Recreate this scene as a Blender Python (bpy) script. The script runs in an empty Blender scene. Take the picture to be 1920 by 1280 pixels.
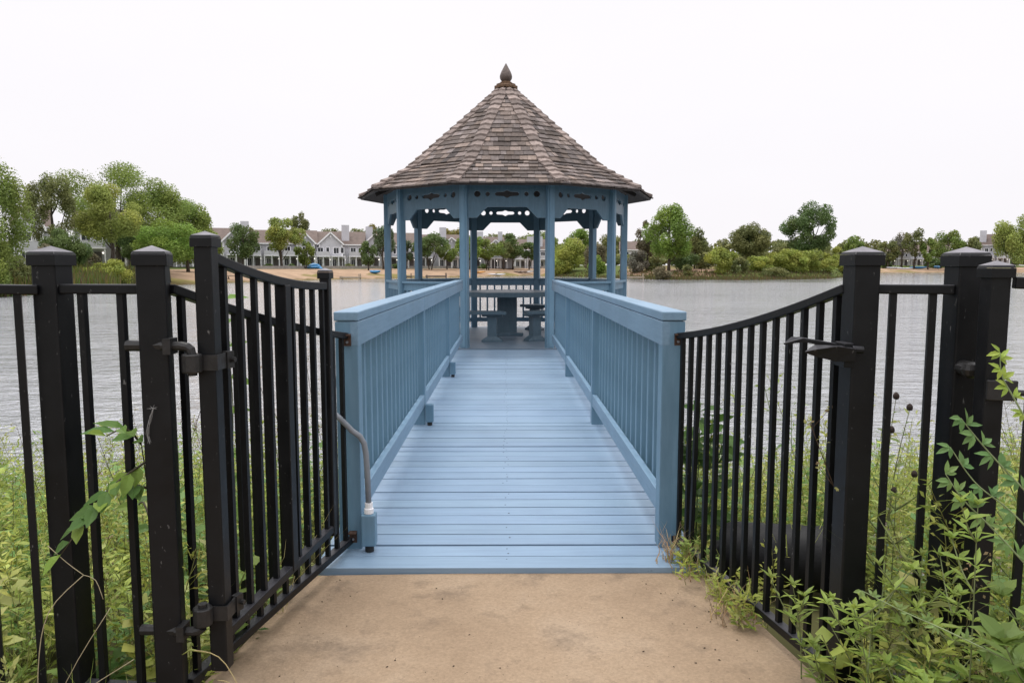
import bpy, bmesh, math, random
import numpy as np
from mathutils import Vector, Matrix, noise
R = math.radians
C = bpy.context.scene.collection
scene = bpy.context.scene
random.seed(7)

# ------------------------------------------------------------------ camera
CAM_H = 1.32
F = 1390.0                       # focal length in pixels of a 1920 wide picture
PITCH = math.atan(140 / F)
YAW = math.atan(22 / F)
cam_d = bpy.data.cameras.new('camera')
cam = bpy.data.objects.new('camera', cam_d)
C.objects.link(cam)
cam.location = (0, 0, CAM_H)
cam.rotation_euler = (math.pi / 2 - PITCH, 0, -YAW)
cam_d.sensor_width = 36
cam_d.lens = 36 * F / 1920
cam_d.clip_end = 4000
cam_d.clip_start = 0.05
scene.camera = cam
CP, SP = math.cos(PITCH), math.sin(PITCH)


def elev(py):                    # slope of the sight line of a picture row (at the middle column)
    a = (640 - py) / F
    return (a * CP - SP) / (CP + a * SP)


def far(px, d):                  # a spot in the landscape: bearing of a picture column, d metres away
    xc = (px - 960) / F * d * CP
    return (xc * math.cos(YAW) + d * math.sin(YAW), -xc * math.sin(YAW) + d * math.cos(YAW))


# ------------------------------------------------------------------ materials
def mat(name):
    m = bpy.data.materials.new(name)
    m.use_nodes = True
    nt = m.node_tree
    b = nt.nodes['Principled BSDF']
    return m, nt, b


def N(nt, t, **kw):
    n = nt.nodes.new(t)
    for k, v in kw.items():
        if k in n.inputs:
            n.inputs[k].default_value = v
        else:
            setattr(n, k, v)
    return n


def ramp(nt, stops):
    r = nt.nodes.new('ShaderNodeValToRGB')
    els = r.color_ramp.elements
    while len(els) < len(stops):
        els.new(0.5)
    for e, (p, c) in zip(els, stops):
        e.position = p
        e.color = (c[0], c[1], c[2], 1) if hasattr(c, '__len__') else (c, c, c, 1)
    return r


def mixc(nt, a, b, fac, mode='MIX'):
    m = nt.nodes.new('ShaderNodeMix')
    m.data_type = 'RGBA'
    m.blend_type = mode
    for ii, v in ((0, fac), (6, a), (7, b)):
        sock = m.inputs[ii]
        if isinstance(v, bpy.types.NodeSocket):
            nt.links.new(v, sock)
        elif hasattr(v, '__len__'):
            sock.default_value = (v[0], v[1], v[2], 1)
        else:
            sock.default_value = v if ii == 0 else (v, v, v, 1)
    return m.outputs[2]


def bump(nt, b, h, strength, dist=0.01):
    n = N(nt, 'ShaderNodeBump', Strength=strength, Distance=dist)
    nt.links.new(h, n.inputs['Height'])
    nt.links.new(n.outputs[0], b.inputs['Normal'])
    return n


def coords(nt, scale=(1, 1, 1), space='Object'):
    t = N(nt, 'ShaderNodeTexCoord')
    mp = N(nt, 'ShaderNodeMapping')
    mp.inputs['Scale'].default_value = scale
    nt.links.new(t.outputs[space], mp.inputs[0])
    return mp.outputs[0]


def tex_noise(nt, vec, scale, detail=4, rough=0.6):
    n = N(nt, 'ShaderNodeTexNoise', Scale=scale, Detail=detail, Roughness=rough)
    nt.links.new(vec, n.inputs['Vector'])
    return n.outputs['Fac']


def plain(name, col, rough=0.6, var=0.15, scale=6, metal=0, spec=0.5, bmp=0.0):
    m, nt, b = mat(name)
    v = coords(nt)
    f = tex_noise(nt, v, scale)
    lo = [c * (1 - var) for c in col]
    hi = [c * (1 + var) for c in col]
    r = ramp(nt, [(0.3, lo), (0.7, hi)])
    nt.links.new(f, r.inputs[0])
    nt.links.new(r.outputs[0], b.inputs['Base Color'])
    b.inputs['Roughness'].default_value = rough
    b.inputs['Metallic'].default_value = metal
    b.inputs['Specular IOR Level'].default_value = spec
    if bmp:
        bump(nt, b, f, bmp)
    return m


def attr_mat(name, rough=0.7, trans=0.0, spec=0.3, grain=None):
    m, nt, b = mat(name)
    a = N(nt, 'ShaderNodeAttribute', attribute_name='Col')
    col = a.outputs['Color']
    if grain:
        v = coords(nt, grain)
        f = tex_noise(nt, v, 1.0, 3)
        r = ramp(nt, [(0.25, 0.62), (0.75, 1.25)])
        nt.links.new(f, r.inputs[0])
        col = mixc(nt, col, r.outputs[0], 1.0, 'MULTIPLY')
        bump(nt, b, f, 0.25, 0.004)
    nt.links.new(col, b.inputs['Base Color'])
    b.inputs['Roughness'].default_value = rough
    b.inputs['Specular IOR Level'].default_value = spec
    if trans:
        out = nt.nodes['Material Output']
        t = N(nt, 'ShaderNodeBsdfTranslucent')
        nt.links.new(col, t.inputs[0])
        mx = N(nt, 'ShaderNodeMixShader')
        mx.inputs[0].default_value = trans
        nt.links.new(b.outputs[0], mx.inputs[1])
        nt.links.new(t.outputs[0], mx.inputs[2])
        nt.links.new(mx.outputs[0], out.inputs[0])
    return m


def paint_mat(name, lo, hi, grain=(3, 3, 3), rough=0.42, worn=0.0):
    m, nt, b = mat(name)
    v = coords(nt, grain)
    f = tex_noise(nt, v, 4.0, 6)
    r = ramp(nt, [(0.3, lo), (0.7, hi)])
    nt.links.new(f, r.inputs[0])
    v2 = coords(nt)
    f2 = tex_noise(nt, v2, 1.3, 5, 0.7)
    r2 = ramp(nt, [(0.3, 0.86), (0.7, 1.1)])
    nt.links.new(f2, r2.inputs[0])
    c = mixc(nt, r.outputs[0], r2.outputs[0], 1.0, 'MULTIPLY')
    if worn:
        f3 = tex_noise(nt, coords(nt, (5, 26, 9)), 2.2, 6, 0.75)
        r3 = ramp(nt, [(0.67, 0.0), (0.75, worn)])
        nt.links.new(f3, r3.inputs[0])
        c = mixc(nt, c, [q * 0.32 for q in lo], r3.outputs[0])
    nt.links.new(c, b.inputs['Base Color'])
    b.inputs['Roughness'].default_value = rough
    b.inputs['Specular IOR Level'].default_value = 0.4
    bump(nt, b, f, 0.22, 0.004)
    return m


M = {}
M['rail_blue'] = paint_mat('rail_blue', (0.108, 0.205, 0.29), (0.138, 0.246, 0.345), (9, 9, 1.2))
M['long_blue'] = paint_mat('long_blue', (0.142, 0.238, 0.335), (0.185, 0.292, 0.400), (14, 1.0, 14), worn=0.35)
M['shaded_frieze_blue'] = paint_mat('shaded_frieze_blue', (0.072, 0.142, 0.2), (0.096, 0.174, 0.24), (9, 9, 1.2))  # eave shade put into the paint: darker copy of the rail blue
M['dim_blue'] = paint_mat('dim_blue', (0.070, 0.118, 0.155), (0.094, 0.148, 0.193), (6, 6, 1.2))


def deck_mat():
    m, nt, b = mat('deck_blue')
    a = N(nt, 'ShaderNodeAttribute', attribute_name='Col')
    f = tex_noise(nt, coords(nt, (0.8, 14, 14)), 3.0, 6)
    r = ramp(nt, [(0.25, 0.88), (0.75, 1.1)])
    nt.links.new(f, r.inputs[0])
    c = mixc(nt, a.outputs['Color'], r.outputs[0], 1.0, 'MULTIPLY')
    f2 = tex_noise(nt, coords(nt), 1.1, 6, 0.7)
    r2 = ramp(nt, [(0.3, (0.86, 0.87, 0.9)), (0.72, (1.08, 1.06, 1.05))])
    nt.links.new(f2, r2.inputs[0])
    c = mixc(nt, c, r2.outputs[0], 1.0, 'MULTIPLY')
    # knots and scuffs where paint has worn through
    f3 = tex_noise(nt, coords(nt, (3.5, 22, 8)), 2.6, 5, 0.75)
    r3 = ramp(nt, [(0.665, 0.0), (0.73, 0.75)])
    nt.links.new(f3, r3.inputs[0])
    c = mixc(nt, c, (0.05, 0.075, 0.11), r3.outputs[0])
    nt.links.new(c, b.inputs['Base Color'])
    rr = ramp(nt, [(0.3, 0.34), (0.7, 0.52)])
    nt.links.new(f2, rr.inputs[0])
    nt.links.new(rr.outputs[0], b.inputs['Roughness'])
    b.inputs['Specular IOR Level'].default_value = 0.45
    bump(nt, b, f, 0.25, 0.004)
    return m


M['deck'] = deck_mat()


def black_mat(name='black_paint', sky_sheen=(0.05, 0.049, 0.057), lo=0.45, hi=0.8):
    m, nt, b = mat(name)
    f = tex_noise(nt, coords(nt), 9, 5)
    r = ramp(nt, [(0.3, (0.0032, 0.0037, 0.0048)), (0.75, (0.0072, 0.0078, 0.0092))])
    nt.links.new(f, r.inputs[0])
    # dust and cobweb flecks
    f2 = tex_noise(nt, coords(nt, (60, 60, 22)), 1.6, 3, 0.6)
    r2 = ramp(nt, [(0.685, 0.0), (0.76, 0.6)])
    nt.links.new(f2, r2.inputs[0])
    c = mixc(nt, r.outputs[0], (0.2, 0.2, 0.2), r2.outputs[0])
    g = N(nt, 'ShaderNodeNewGeometry')  # upward faces paler: sky reflection painted into the colour
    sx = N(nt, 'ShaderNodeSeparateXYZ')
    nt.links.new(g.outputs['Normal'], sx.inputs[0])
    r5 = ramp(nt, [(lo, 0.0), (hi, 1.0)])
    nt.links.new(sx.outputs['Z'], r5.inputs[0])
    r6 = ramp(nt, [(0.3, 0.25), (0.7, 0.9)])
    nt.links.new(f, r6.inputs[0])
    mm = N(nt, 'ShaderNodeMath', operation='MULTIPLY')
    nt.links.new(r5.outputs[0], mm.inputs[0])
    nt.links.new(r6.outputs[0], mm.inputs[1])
    c = mixc(nt, c, sky_sheen, mm.outputs[0])
    nt.links.new(c, b.inputs['Base Color'])
    rr = ramp(nt, [(0.3, 0.38), (0.7, 0.55)])
    nt.links.new(f, rr.inputs[0])
    nt.links.new(rr.outputs[0], b.inputs['Roughness'])
    b.inputs['Specular IOR Level'].default_value = 0.25
    bump(nt, b, tex_noise(nt, coords(nt), 55, 3), 0.12, 0.003)
    return m


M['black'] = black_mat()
M['hinge'] = plain('hinge_steel', (0.016, 0.0155, 0.016), 0.5, 0.4, 30, 0.2, bmp=0.2)
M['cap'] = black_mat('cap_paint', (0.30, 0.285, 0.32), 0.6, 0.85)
M['galv'] = plain('grey_conduit', (0.19, 0.21, 0.24), 0.5, 0.08, 30, 0.0)
M['rust'] = plain('rusty_steel', (0.055, 0.028, 0.018), 0.8, 0.5, 60)
M['seed'] = plain('seed_heads', (0.028, 0.018, 0.014), 0.9, 0.5, 90)
M['pipe'] = plain('black_plastic', (0.008, 0.008, 0.009), 0.6, 0.4, 14, spec=0.25, bmp=0.2)
M['bark'] = plain('bark', (0.07, 0.055, 0.042), 0.95, 0.4, 3, bmp=0.5)
M['leaf'] = attr_mat('leaves', 0.6, 0.35, 0.25)
M['weed'] = attr_mat('weed_leaves', 0.5, 0.38, 0.3)
M['stem'] = attr_mat('plant_stem', 0.7, 0.0, 0.2)
M['shingle'] = attr_mat('cedar_shingles', 0.85, 0, 0.2, grain=(22, 22, 7))
M['eave'] = plain('eave_boards', (0.036, 0.03, 0.027), 0.8, 0.3, 9)
M['finial'] = plain('finial_paint', (0.105, 0.078, 0.068), 0.65, 0.3, 20)
M['pedestal'] = plain('weathered_pedestal', (0.12, 0.068, 0.038), 0.85, 0.5, 25)
M['siding'] = None


def siding(name, col):
    m, nt, b = mat(name)
    w = N(nt, 'ShaderNodeTexWave', Scale=2.6, Distortion=0.0)
    w.wave_type = 'BANDS'
    w.bands_direction = 'Z'
    nt.links.new(coords(nt), w.inputs['Vector'])
    f = tex_noise(nt, coords(nt), 0.5, 4)
    r = ramp(nt, [(0.3, [c * 0.88 for c in col]), (0.7, [c * 1.1 for c in col])])
    nt.links.new(f, r.inputs[0])
    r2 = ramp(nt, [(0.0, 0.8), (0.25, 1.0)])
    nt.links.new(w.outputs['Fac'], r2.inputs[0])
    nt.links.new(mixc(nt, r.outputs[0], r2.outputs[0], 1.0, 'MULTIPLY'), b.inputs['Base Color'])
    b.inputs['Roughness'].default_value = 0.7
    return m


M['siding_grey'] = siding('grey_siding', (0.40, 0.40, 0.425))
M['siding_pale'] = siding('pale_siding', (0.52, 0.52, 0.55))
M['siding_dark'] = siding('dark_siding', (0.13, 0.128, 0.14))
M['trim'] = plain('white_trim', (0.8, 0.8, 0.82), 0.6, 0.08, 2)
M['house_roof'] = plain('brown_roof', (0.135, 0.102, 0.088), 0.9, 0.18, 1.4)
M['chimney'] = siding('chimney_siding', (0.56, 0.56, 0.60))
M['glass'] = plain('window_glass', (0.025, 0.028, 0.032), 0.12, 0.3, 2)
M['door'] = plain('dark_door', (0.10, 0.085, 0.085), 0.5, 0.3, 2)
M['stone'] = plain('wall_stone', (0.29, 0.265, 0.25), 0.9, 0.25, 1.5)
for nm, c in (('kayak_blue', (0.035, 0.20, 0.42)), ('kayak_yellow', (0.5, 0.22, 0.02)), ('kayak_white', (0.5, 0.5, 0.52)),
              ('kayak_brown', (0.10, 0.06, 0.04)), ('old_wood', (0.10, 0.075, 0.06)), ('pale_wood', (0.32, 0.26, 0.19))):
    M[nm] = plain(nm, c, 0.45, 0.15, 2)
lm, lnt, lb = mat('lamp_glow')
lb.inputs['Emission Color'].default_value = (1, 0.93, 0.8, 1)
lb.inputs['Emission Strength'].default_value = 3.0
M['lamp'] = lm


def concrete():
    m, nt, b = mat('path_concrete')
    v = coords(nt)
    big = tex_noise(nt, v, 1.1, 6, 0.65)
    r = ramp(nt, [(0.28, (0.205, 0.143, 0.092)), (0.5, (0.285, 0.207, 0.137)), (0.72, (0.34, 0.26, 0.183))])
    nt.links.new(big, r.inputs[0])
    fine = tex_noise(nt, v, 95, 3, 0.7)
    r2 = ramp(nt, [(0.25, 0.78), (0.75, 1.17)])
    nt.links.new(fine, r2.inputs[0])
    c = mixc(nt, r.outputs[0], r2.outputs[0], 1.0, 'MULTIPLY')
    med = tex_noise(nt, v, 4.5, 7, 0.72)
    r3 = ramp(nt, [(0.53, 0.0), (0.76, 0.75)])
    nt.links.new(med, r3.inputs[0])
    c = mixc(nt, c, (0.085, 0.062, 0.047), r3.outputs[0])
    vor = N(nt, 'ShaderNodeTexVoronoi', Scale=26.0)
    nt.links.new(v, vor.inputs['Vector'])
    r4 = ramp(nt, [(0.03, 1.0), (0.07, 0.0)])
    nt.links.new(vor.outputs['Distance'], r4.inputs[0])
    c = mixc(nt, c, (0.05, 0.036, 0.028), r4.outputs[0])
    nt.links.new(c, b.inputs['Base Color'])
    b.inputs['Roughness'].default_value = 0.85
    b.inputs['Specular IOR Level'].default_value = 0.25
    bump(nt, b, fine, 0.35, 0.004)
    return m


M['concrete'] = concrete()


def ground_mat():
    m, nt, b = mat('ground_soil_sand_grass')
    a = N(nt, 'ShaderNodeAttribute', attribute_name='Col')
    f = tex_noise(nt, coords(nt), 0.35, 8, 0.7)
    r = ramp(nt, [(0.3, 0.72), (0.7, 1.25)])
    nt.links.new(f, r.inputs[0])
    nt.links.new(mixc(nt, a.outputs['Color'], r.outputs[0], 1.0, 'MULTIPLY'), b.inputs['Base Color'])
    b.inputs['Roughness'].default_value = 0.95
    b.inputs['Specular IOR Level'].default_value = 0.1
    bump(nt, b, f, 0.3, 0.1)
    return m


M['ground'] = ground_mat()


def water_mat():
    m, nt, b = mat('lake_water')
    b.inputs['Base Color'].default_value = (0.30, 0.308, 0.326, 1)
    b.inputs['Roughness'].default_value = 0.07
    b.inputs['IOR'].default_value = 1.45
    v1 = coords(nt, (0.6, 1.35, 1))
    n1 = tex_noise(nt, v1, 1.0, 4, 0.6)
    v2 = coords(nt, (0.8, 1.6, 1))
    n2 = tex_noise(nt, v2, 5.0, 3, 0.6)
    v3 = coords(nt, (0.2, 0.42, 1))
    n3 = tex_noise(nt, v3, 0.55, 3, 0.5)
    ad = N(nt, 'ShaderNodeMath', operation='MULTIPLY_ADD')
    nt.links.new(n2, ad.inputs[0])
    ad.inputs[1].default_value = 0.30
    nt.links.new(n1, ad.inputs[2])
    ad2 = N(nt, 'ShaderNodeMath', operation='MULTIPLY_ADD')
    nt.links.new(n3, ad2.inputs[0])
    ad2.inputs[1].default_value = 1.1
    nt.links.new(ad.outputs[0], ad2.inputs[2])
    bp = bump(nt, b, ad2.outputs[0], 0.6, 0.85)
    sx = N(nt, 'ShaderNodeSeparateXYZ')
    nt.links.new(coords(nt), sx.inputs[0])
    mr = N(nt, 'ShaderNodeMapRange')
    nt.links.new(sx.outputs['Y'], mr.inputs['Value'])
    for q, vv in zip(('From Min', 'From Max', 'To Min', 'To Max'), (70, 108, 0.72, 0.10)):
        mr.inputs[q].default_value = vv
    pn = tex_noise(nt, coords(nt, (0.035, 0.11, 1)), 1.0, 3, 0.6)
    pr = ramp(nt, [(0.32, 0.62), (0.68, 1.25)])
    nt.links.new(pn, pr.inputs[0])
    ml = N(nt, 'ShaderNodeMath', operation='MULTIPLY')
    nt.links.new(mr.outputs[0], ml.inputs[0])
    nt.links.new(pr.outputs[0], ml.inputs[1])
    nt.links.new(ml.outputs[0], bp.inputs['Strength'])
    return m


M['water'] = water_mat()


# ------------------------------------------------------------------ mesh builder
WM = {}


class MB:
    def __init__(s):
        s.v, s.f, s.c = [], [], []
        s.col = (1, 1, 1)

    def face(s, idx):
        s.f.append(idx)
        s.c.append(s.col)

    def add(s, vs, fs):
        o = len(s.v)
        s.v.extend(tuple(p) for p in vs)
        for f in fs:
            s.face([o + i for i in f])

    def box(s, c, size, rot=0.0):
        x, y, z = size[0] / 2, size[1] / 2, size[2] / 2
        cr, sr = math.cos(rot), math.sin(rot)
        vs = []
        for dz in (-z, z):
            for dx, dy in ((-x, -y), (x, -y), (x, y), (-x, y)):
                vs.append((c[0] + dx * cr - dy * sr, c[1] + dx * sr + dy * cr, c[2] + dz))
        s.add(vs, [(3, 2, 1, 0), (4, 5, 6, 7), (0, 1, 5, 4), (1, 2, 6, 5), (2, 3, 7, 6), (3, 0, 4, 7)])

    def bar(s, p0, p1, w, h, up=(0, 0, 1)):
        s.sweep([p0, p1], w, h, up)

    def sweep(s, pts, w, h, up=(0, 0, 1)):
        pts = [Vector(p) for p in pts]
        up = Vector(up)
        o = len(s.v)
        n = len(pts)
        for i, p in enumerate(pts):
            t = (pts[min(i + 1, n - 1)] - pts[max(i - 1, 0)]).normalized()
            sd = t.cross(up).normalized()
            u = sd.cross(t).normalized()
            for a, b in ((-1, -1), (1, -1), (1, 1), (-1, 1)):
                s.v.append(tuple(p + sd * (a * w / 2) + u * (b * h / 2)))
        for i in range(n - 1):
            for k in range(4):
                a, b = o + i * 4 + k, o + i * 4 + (k + 1) % 4
                s.face([a, b, b + 4, a + 4])
        s.face([o + 3, o + 2, o + 1, o])
        e = o + (n - 1) * 4
        s.face([e, e + 1, e + 2, e + 3])

    def tube(s, pts, rad, seg=8, cap=True):
        pts = [Vector(p) for p in pts]
        n = len(pts)
        if not hasattr(rad, '__len__'):
            rad = [rad] * n
        o = len(s.v)
        ref = Vector((0.31, 0.17, 0.93))
        for i, p in enumerate(pts):
            t = (pts[min(i + 1, n - 1)] - pts[max(i - 1, 0)])
            t = t.normalized() if t.length > 1e-9 else Vector((0, 0, 1))
            if abs(t.dot(ref)) > 0.97:
                ref = Vector((0.9, 0.3, 0.1))
            a = t.cross(ref).normalized()
            b = t.cross(a).normalized()
            for k in range(seg):
                q = 2 * math.pi * k / seg
                s.v.append(tuple(p + (a * math.cos(q) + b * math.sin(q)) * rad[i]))
        for i in range(n - 1):
            for k in range(seg):
                a0, b0 = o + i * seg + k, o + i * seg + (k + 1) % seg
                s.face([a0, b0, b0 + seg, a0 + seg])
        if cap:
            s.face([o + k for k in range(seg)][::-1])
            s.face([o + (n - 1) * seg + k for k in range(seg)])

    def lathe(s, c, prof, seg=20, rot=0.0):
        o = len(s.v)
        for r, z in prof:
            for k in range(seg):
                q = 2 * math.pi * k / seg + rot
                s.v.append((c[0] + r * math.cos(q), c[1] + r * math.sin(q), c[2] + z))
        n = len(prof)
        for i in range(n - 1):
            for k in range(seg):
                a0, b0 = o + i * seg + k, o + i * seg + (k + 1) % seg
                s.face([a0, b0, b0 + seg, a0 + seg])
        s.face([o + k for k in range(seg)][::-1])
        s.face([o + (n - 1) * seg + k for k in range(seg)])

    def prism(s, poly, z0, z1):
        n = len(poly)
        s.add([(p[0], p[1], z0) for p in poly] + [(p[0], p[1], z1) for p in poly],
              [list(range(n))[::-1], list(range(n, 2 * n))] + [(i, (i + 1) % n, (i + 1) % n + n, i + n) for i in range(n)])

    def leaf(s, p, d, nrm, L, W, fold=0.15):       # pointed leaf with a folded midrib
        p, d = Vector(p), Vector(d).normalized()
        sd = d.cross(Vector(nrm))
        sd = sd.normalized() if sd.length > 1e-6 else Vector((1, 0, 0))
        u = sd.cross(d).normalized()
        o = len(s.v)
        droop = -0.12 * L
        for t, w, dz in ((0, 0, 0), (0.3, 0.85, 0.1), (0.62, 0.8, 0.0), (1, 0, droop / L)):
            m = p + d * (L * t) + u * (dz * L * 0.5)
            if w == 0:
                s.v.append(tuple(m))
            else:
                s.v.append(tuple(m))
                s.v.append(tuple(m + sd * (W * w / 2) + u * (fold * W)))
                s.v.append(tuple(m - sd * (W * w / 2) + u * (fold * W)))
        # 0 base; 1,2,3 ; 4,5,6 ; 7 tip
        for f in ((0, 2, 1), (0, 1, 3), (1, 2, 5, 4), (3, 1, 4, 6), (4, 5, 7), (6, 4, 7)):
            s.face([o + i for i in f])

    def build(s, name, m, parent=None, world=True, bevel=0.0, smooth=False, col=False, seg=2):
        me = bpy.data.meshes.new(name)
        vs = s.v
        if parent is not None and world:
            inv = WM[parent.name].inverted()
            vs = [tuple(inv @ Vector(p)) for p in s.v]
        me.from_pydata(vs, [], s.f)
        if col:
            a = me.attributes.new('Col', 'FLOAT_COLOR', 'FACE')
            arr = np.ones((len(s.f), 4), dtype=np.float32)
            arr[:, :3] = np.array(s.c, dtype=np.float32)
            a.data.foreach_set('color', arr.ravel())
        me.materials.append(m)
        if smooth:
            me.polygons.foreach_set('use_smooth', [True] * len(me.polygons))
        me.update()
        return link(name, me, parent, bevel, seg)


def link(name, me, parent=None, bevel=0.0, seg=2):
    o = bpy.data.objects.new(name, me)
    C.objects.link(o)
    if parent is not None:
        o.parent = parent
        WM[o.name] = WM[parent.name]
    else:
        WM[o.name] = Matrix.Identity(4)
    if bevel:
        b = o.modifiers.new('edge', 'BEVEL')
        b.width = bevel
        b.segments = seg
        b.limit_method = 'ANGLE'
        b.angle_limit = R(40)
    return o


def tag(o, label=None, cat=None, group=None, kind=None):
    if label:
        o['label'] = label
    if cat:
        o['category'] = cat
    if group:
        o['group'] = group
    if kind:
        o['kind'] = kind
    return o


def thing(name, label, cat, loc=(0, 0, 0), rotz=0.0, group=None):
    o = bpy.data.objects.new(name, None)
    o.empty_display_size = 0.1
    C.objects.link(o)
    o.location = loc
    o.rotation_euler = (0, 0, rotz)
    WM[o.name] = Matrix.Translation(loc) @ Matrix.Rotation(rotz, 4, 'Z')
    return tag(o, label, cat, group)


def np_mesh(name, V, nper, m, parent=None, cols=None):
    """V: (n*nper,3) world verts, every nper of them one face."""
    if parent is not None:
        inv = np.array(WM[parent.name].inverted())
        V = V @ inv[:3, :3].T + inv[:3, 3]
    n = len(V) // nper
    me = bpy.data.meshes.new(name)
    me.vertices.add(len(V))
    me.vertices.foreach_set('co', V.astype(np.float32).ravel())
    me.loops.add(n * nper)
    me.loops.foreach_set('vertex_index', np.arange(n * nper, dtype=np.int32))
    me.polygons.add(n)
    me.polygons.foreach_set('loop_start', np.arange(0, n * nper, nper, dtype=np.int32))
    me.polygons.foreach_set('loop_total', np.full(n, nper, dtype=np.int32))
    if cols is not None:
        a = me.attributes.new('Col', 'FLOAT_COLOR', 'FACE')
        arr = np.ones((n, 4), dtype=np.float32)
        arr[:, :3] = cols
        a.data.foreach_set('color', arr.ravel())
    me.materials.append(m)
    me.update(calc_edges=True)
    me.validate()
    return link(name, me, parent)
# ------------------------------------------------------------------ world and light
SUN_EL, SUN_AZ = R(72), R(-25)           # azimuth from +Y, clockwise: high, a little beyond the gazebo
w = bpy.data.worlds.new('World')
scene.world = w
w.use_nodes = True
nt = w.node_tree
bg = nt.nodes['Background']
sky = nt.nodes.new('ShaderNodeTexSky')
sky.sky_type = 'NISHITA'
sky.sun_disc = False
sky.sun_elevation = SUN_EL
sky.sun_rotation = SUN_AZ
sky.dust_density = 3.0
cl = tex_noise(nt, coords(nt, (1, 1, 2.5), 'Generated'), 1.6, 4)
# overcast: cloud cover about three times brighter overhead than at the horizon
tc = N(nt, 'ShaderNodeTexCoord')
sep = N(nt, 'ShaderNodeSeparateXYZ')
nt.links.new(tc.outputs['Generated'], sep.inputs[0])
cr = ramp(nt, [(0.0, 0.0), (0.36, 0.02), (1.0, 1.0)])
cr.color_ramp.interpolation = 'EASE'
nt.links.new(sep.outputs['Z'], cr.inputs[0])
c1 = mixc(nt, (9.85, 9.6, 9.95), (27.0, 26.7, 27.2), cr.outputs[0])
cv = ramp(nt, [(0.3, 0.985), (0.7, 1.015)])
nt.links.new(cl, cv.inputs[0])
c1 = mixc(nt, c1, cv.outputs[0], 1.0, 'MULTIPLY')
nt.links.new(mixc(nt, sky.outputs[0], c1, 0.97), bg.inputs[0])
bg.inputs[1].default_value = 0.1
sd = bpy.data.lights.new('sun', 'SUN')
sd.energy = 1.35
sd.angle = R(18)
sd.color = (1.0, 0.965, 0.91)
so = bpy.data.objects.new('sun', sd)
C.objects.link(so)
so.rotation_euler = (math.pi / 2 - SUN_EL, 0, math.pi - SUN_AZ)
dirv = Vector((math.sin(SUN_AZ) * math.cos(SUN_EL), math.cos(SUN_AZ) * math.cos(SUN_EL), math.sin(SUN_EL)))
so.rotation_euler = dirv.to_track_quat('Z', 'Y').to_euler()
scene.view_settings.view_transform = 'Standard'
scene.view_settings.look = 'None'
scene.view_settings.exposure = 0
scene.view_settings.gamma = 1

# ------------------------------------------------------------------ terrain
WATER = -0.9
SHORE = [(-3000, 22), (-1500, 26), (-600, 36), (-200, 45), (0, 55), (100, 61), (200, 70), (260, 84), (330, 90), (420, 100), (640, 131), (850, 153),
         (1000, 185), (1030, 172), (1100, 158), (1180, 139), (1250, 127), (1400, 123), (1500, 130), (1560, 138), (1590, 170),
         (1640, 268), (1800, 274), (2000, 274), (2600, 200), (5000, 120)]


def lerp_table(T, x):
    if x <= T[0][0]:
        return T[0][1]
    for (a, b), (c, d) in zip(T, T[1:]):
        if x <= c:
            return b + (d - b) * (x - a) / (c - a)
    return T[-1][1]


def bearing_px(x, y):
    return 938 + F * x / y if y > 1e-3 else (6000 if x > 0 else -6000)


PROFILE = [(-30, -2.4), (-6, -1.5), (0, -0.92), (4, -0.5), (12, 0.35), (26, 0.8), (30, 0.9), (60, 1.25), (200, 1.8), (2000, 5)]


def shore_d(px):
    return lerp_table(SHORE, px)


def near_z(x, y):
    yy = y + 0.25 * math.sin(x * 0.9) + 0.1 * math.sin(x * 2.3 + 1)
    return lerp_table([(-400, 0.4), (0, -0.06), (2.6, -0.10), (4.2, -0.38), (6.3, -0.88), (7.5, -1.25), (12, -2.0), (20, -2.4)], yy)


def ground_z(x, y):
    r = math.hypot(x, y)
    if y > 0.12 * abs(x):
        px = bearing_px(x, y)
        d = shore_d(px)
        t = y - d if y > 0 else 0
        if y > 0.45 * d or r > 0.7 * d and y > 20:
            return lerp_table(PROFILE, t) + (0.12 * noise.noise((x * 0.11, y * 0.11, 0)) if t > 2 else 0)
    return near_z(x, y)


def zone_col(x, y, z):
    if y < 14:
        g = 0.5 + 0.5 * noise.noise((x * 1.5, y * 1.5, 3))
        return (0.05 + 0.03 * g, 0.048 + 0.03 * g, 0.022 + 0.008 * g)
    px = bearing_px(x, y)
    t = y - shore_d(px)
    sand = (0.31, 0.215, 0.145)
    wet = (0.15, 0.115, 0.05)
    grass = (0.085, 0.11, 0.028)
    n = noise.noise((x * 0.07, y * 0.12, 1.0))
    if px < 255 or 1040 < px < 1170 or 1345 < px < 1600:
        return grass
    if 1170 <= px <= 1345:
        if t < 5:
            return (0.12, 0.105, 0.04)
        return (0.25, 0.165, 0.115) if n > -0.2 and t < 26 else (0.16, 0.13, 0.055)
    if t < 2.2:
        return wet if n > -0.3 else (0.2, 0.145, 0.075)
    if t < 29:
        if t < 8 and n > 0.12:
            return (0.17, 0.145, 0.05)
        k = 1 + 0.25 * n
        return (sand[0] * k, sand[1] * k, sand[2] * k)
    return grass


rings = [0.0] + [0.4 + 0.35 * i for i in range(40)] + [15 + 1.6 * i for i in range(20)]
r_ = 48.0
while r_ < 330:
    rings.append(r_)
    r_ += 2.6
rings += [345, 370, 410, 480, 600, 800, 1200, 2000, 3000]
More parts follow.
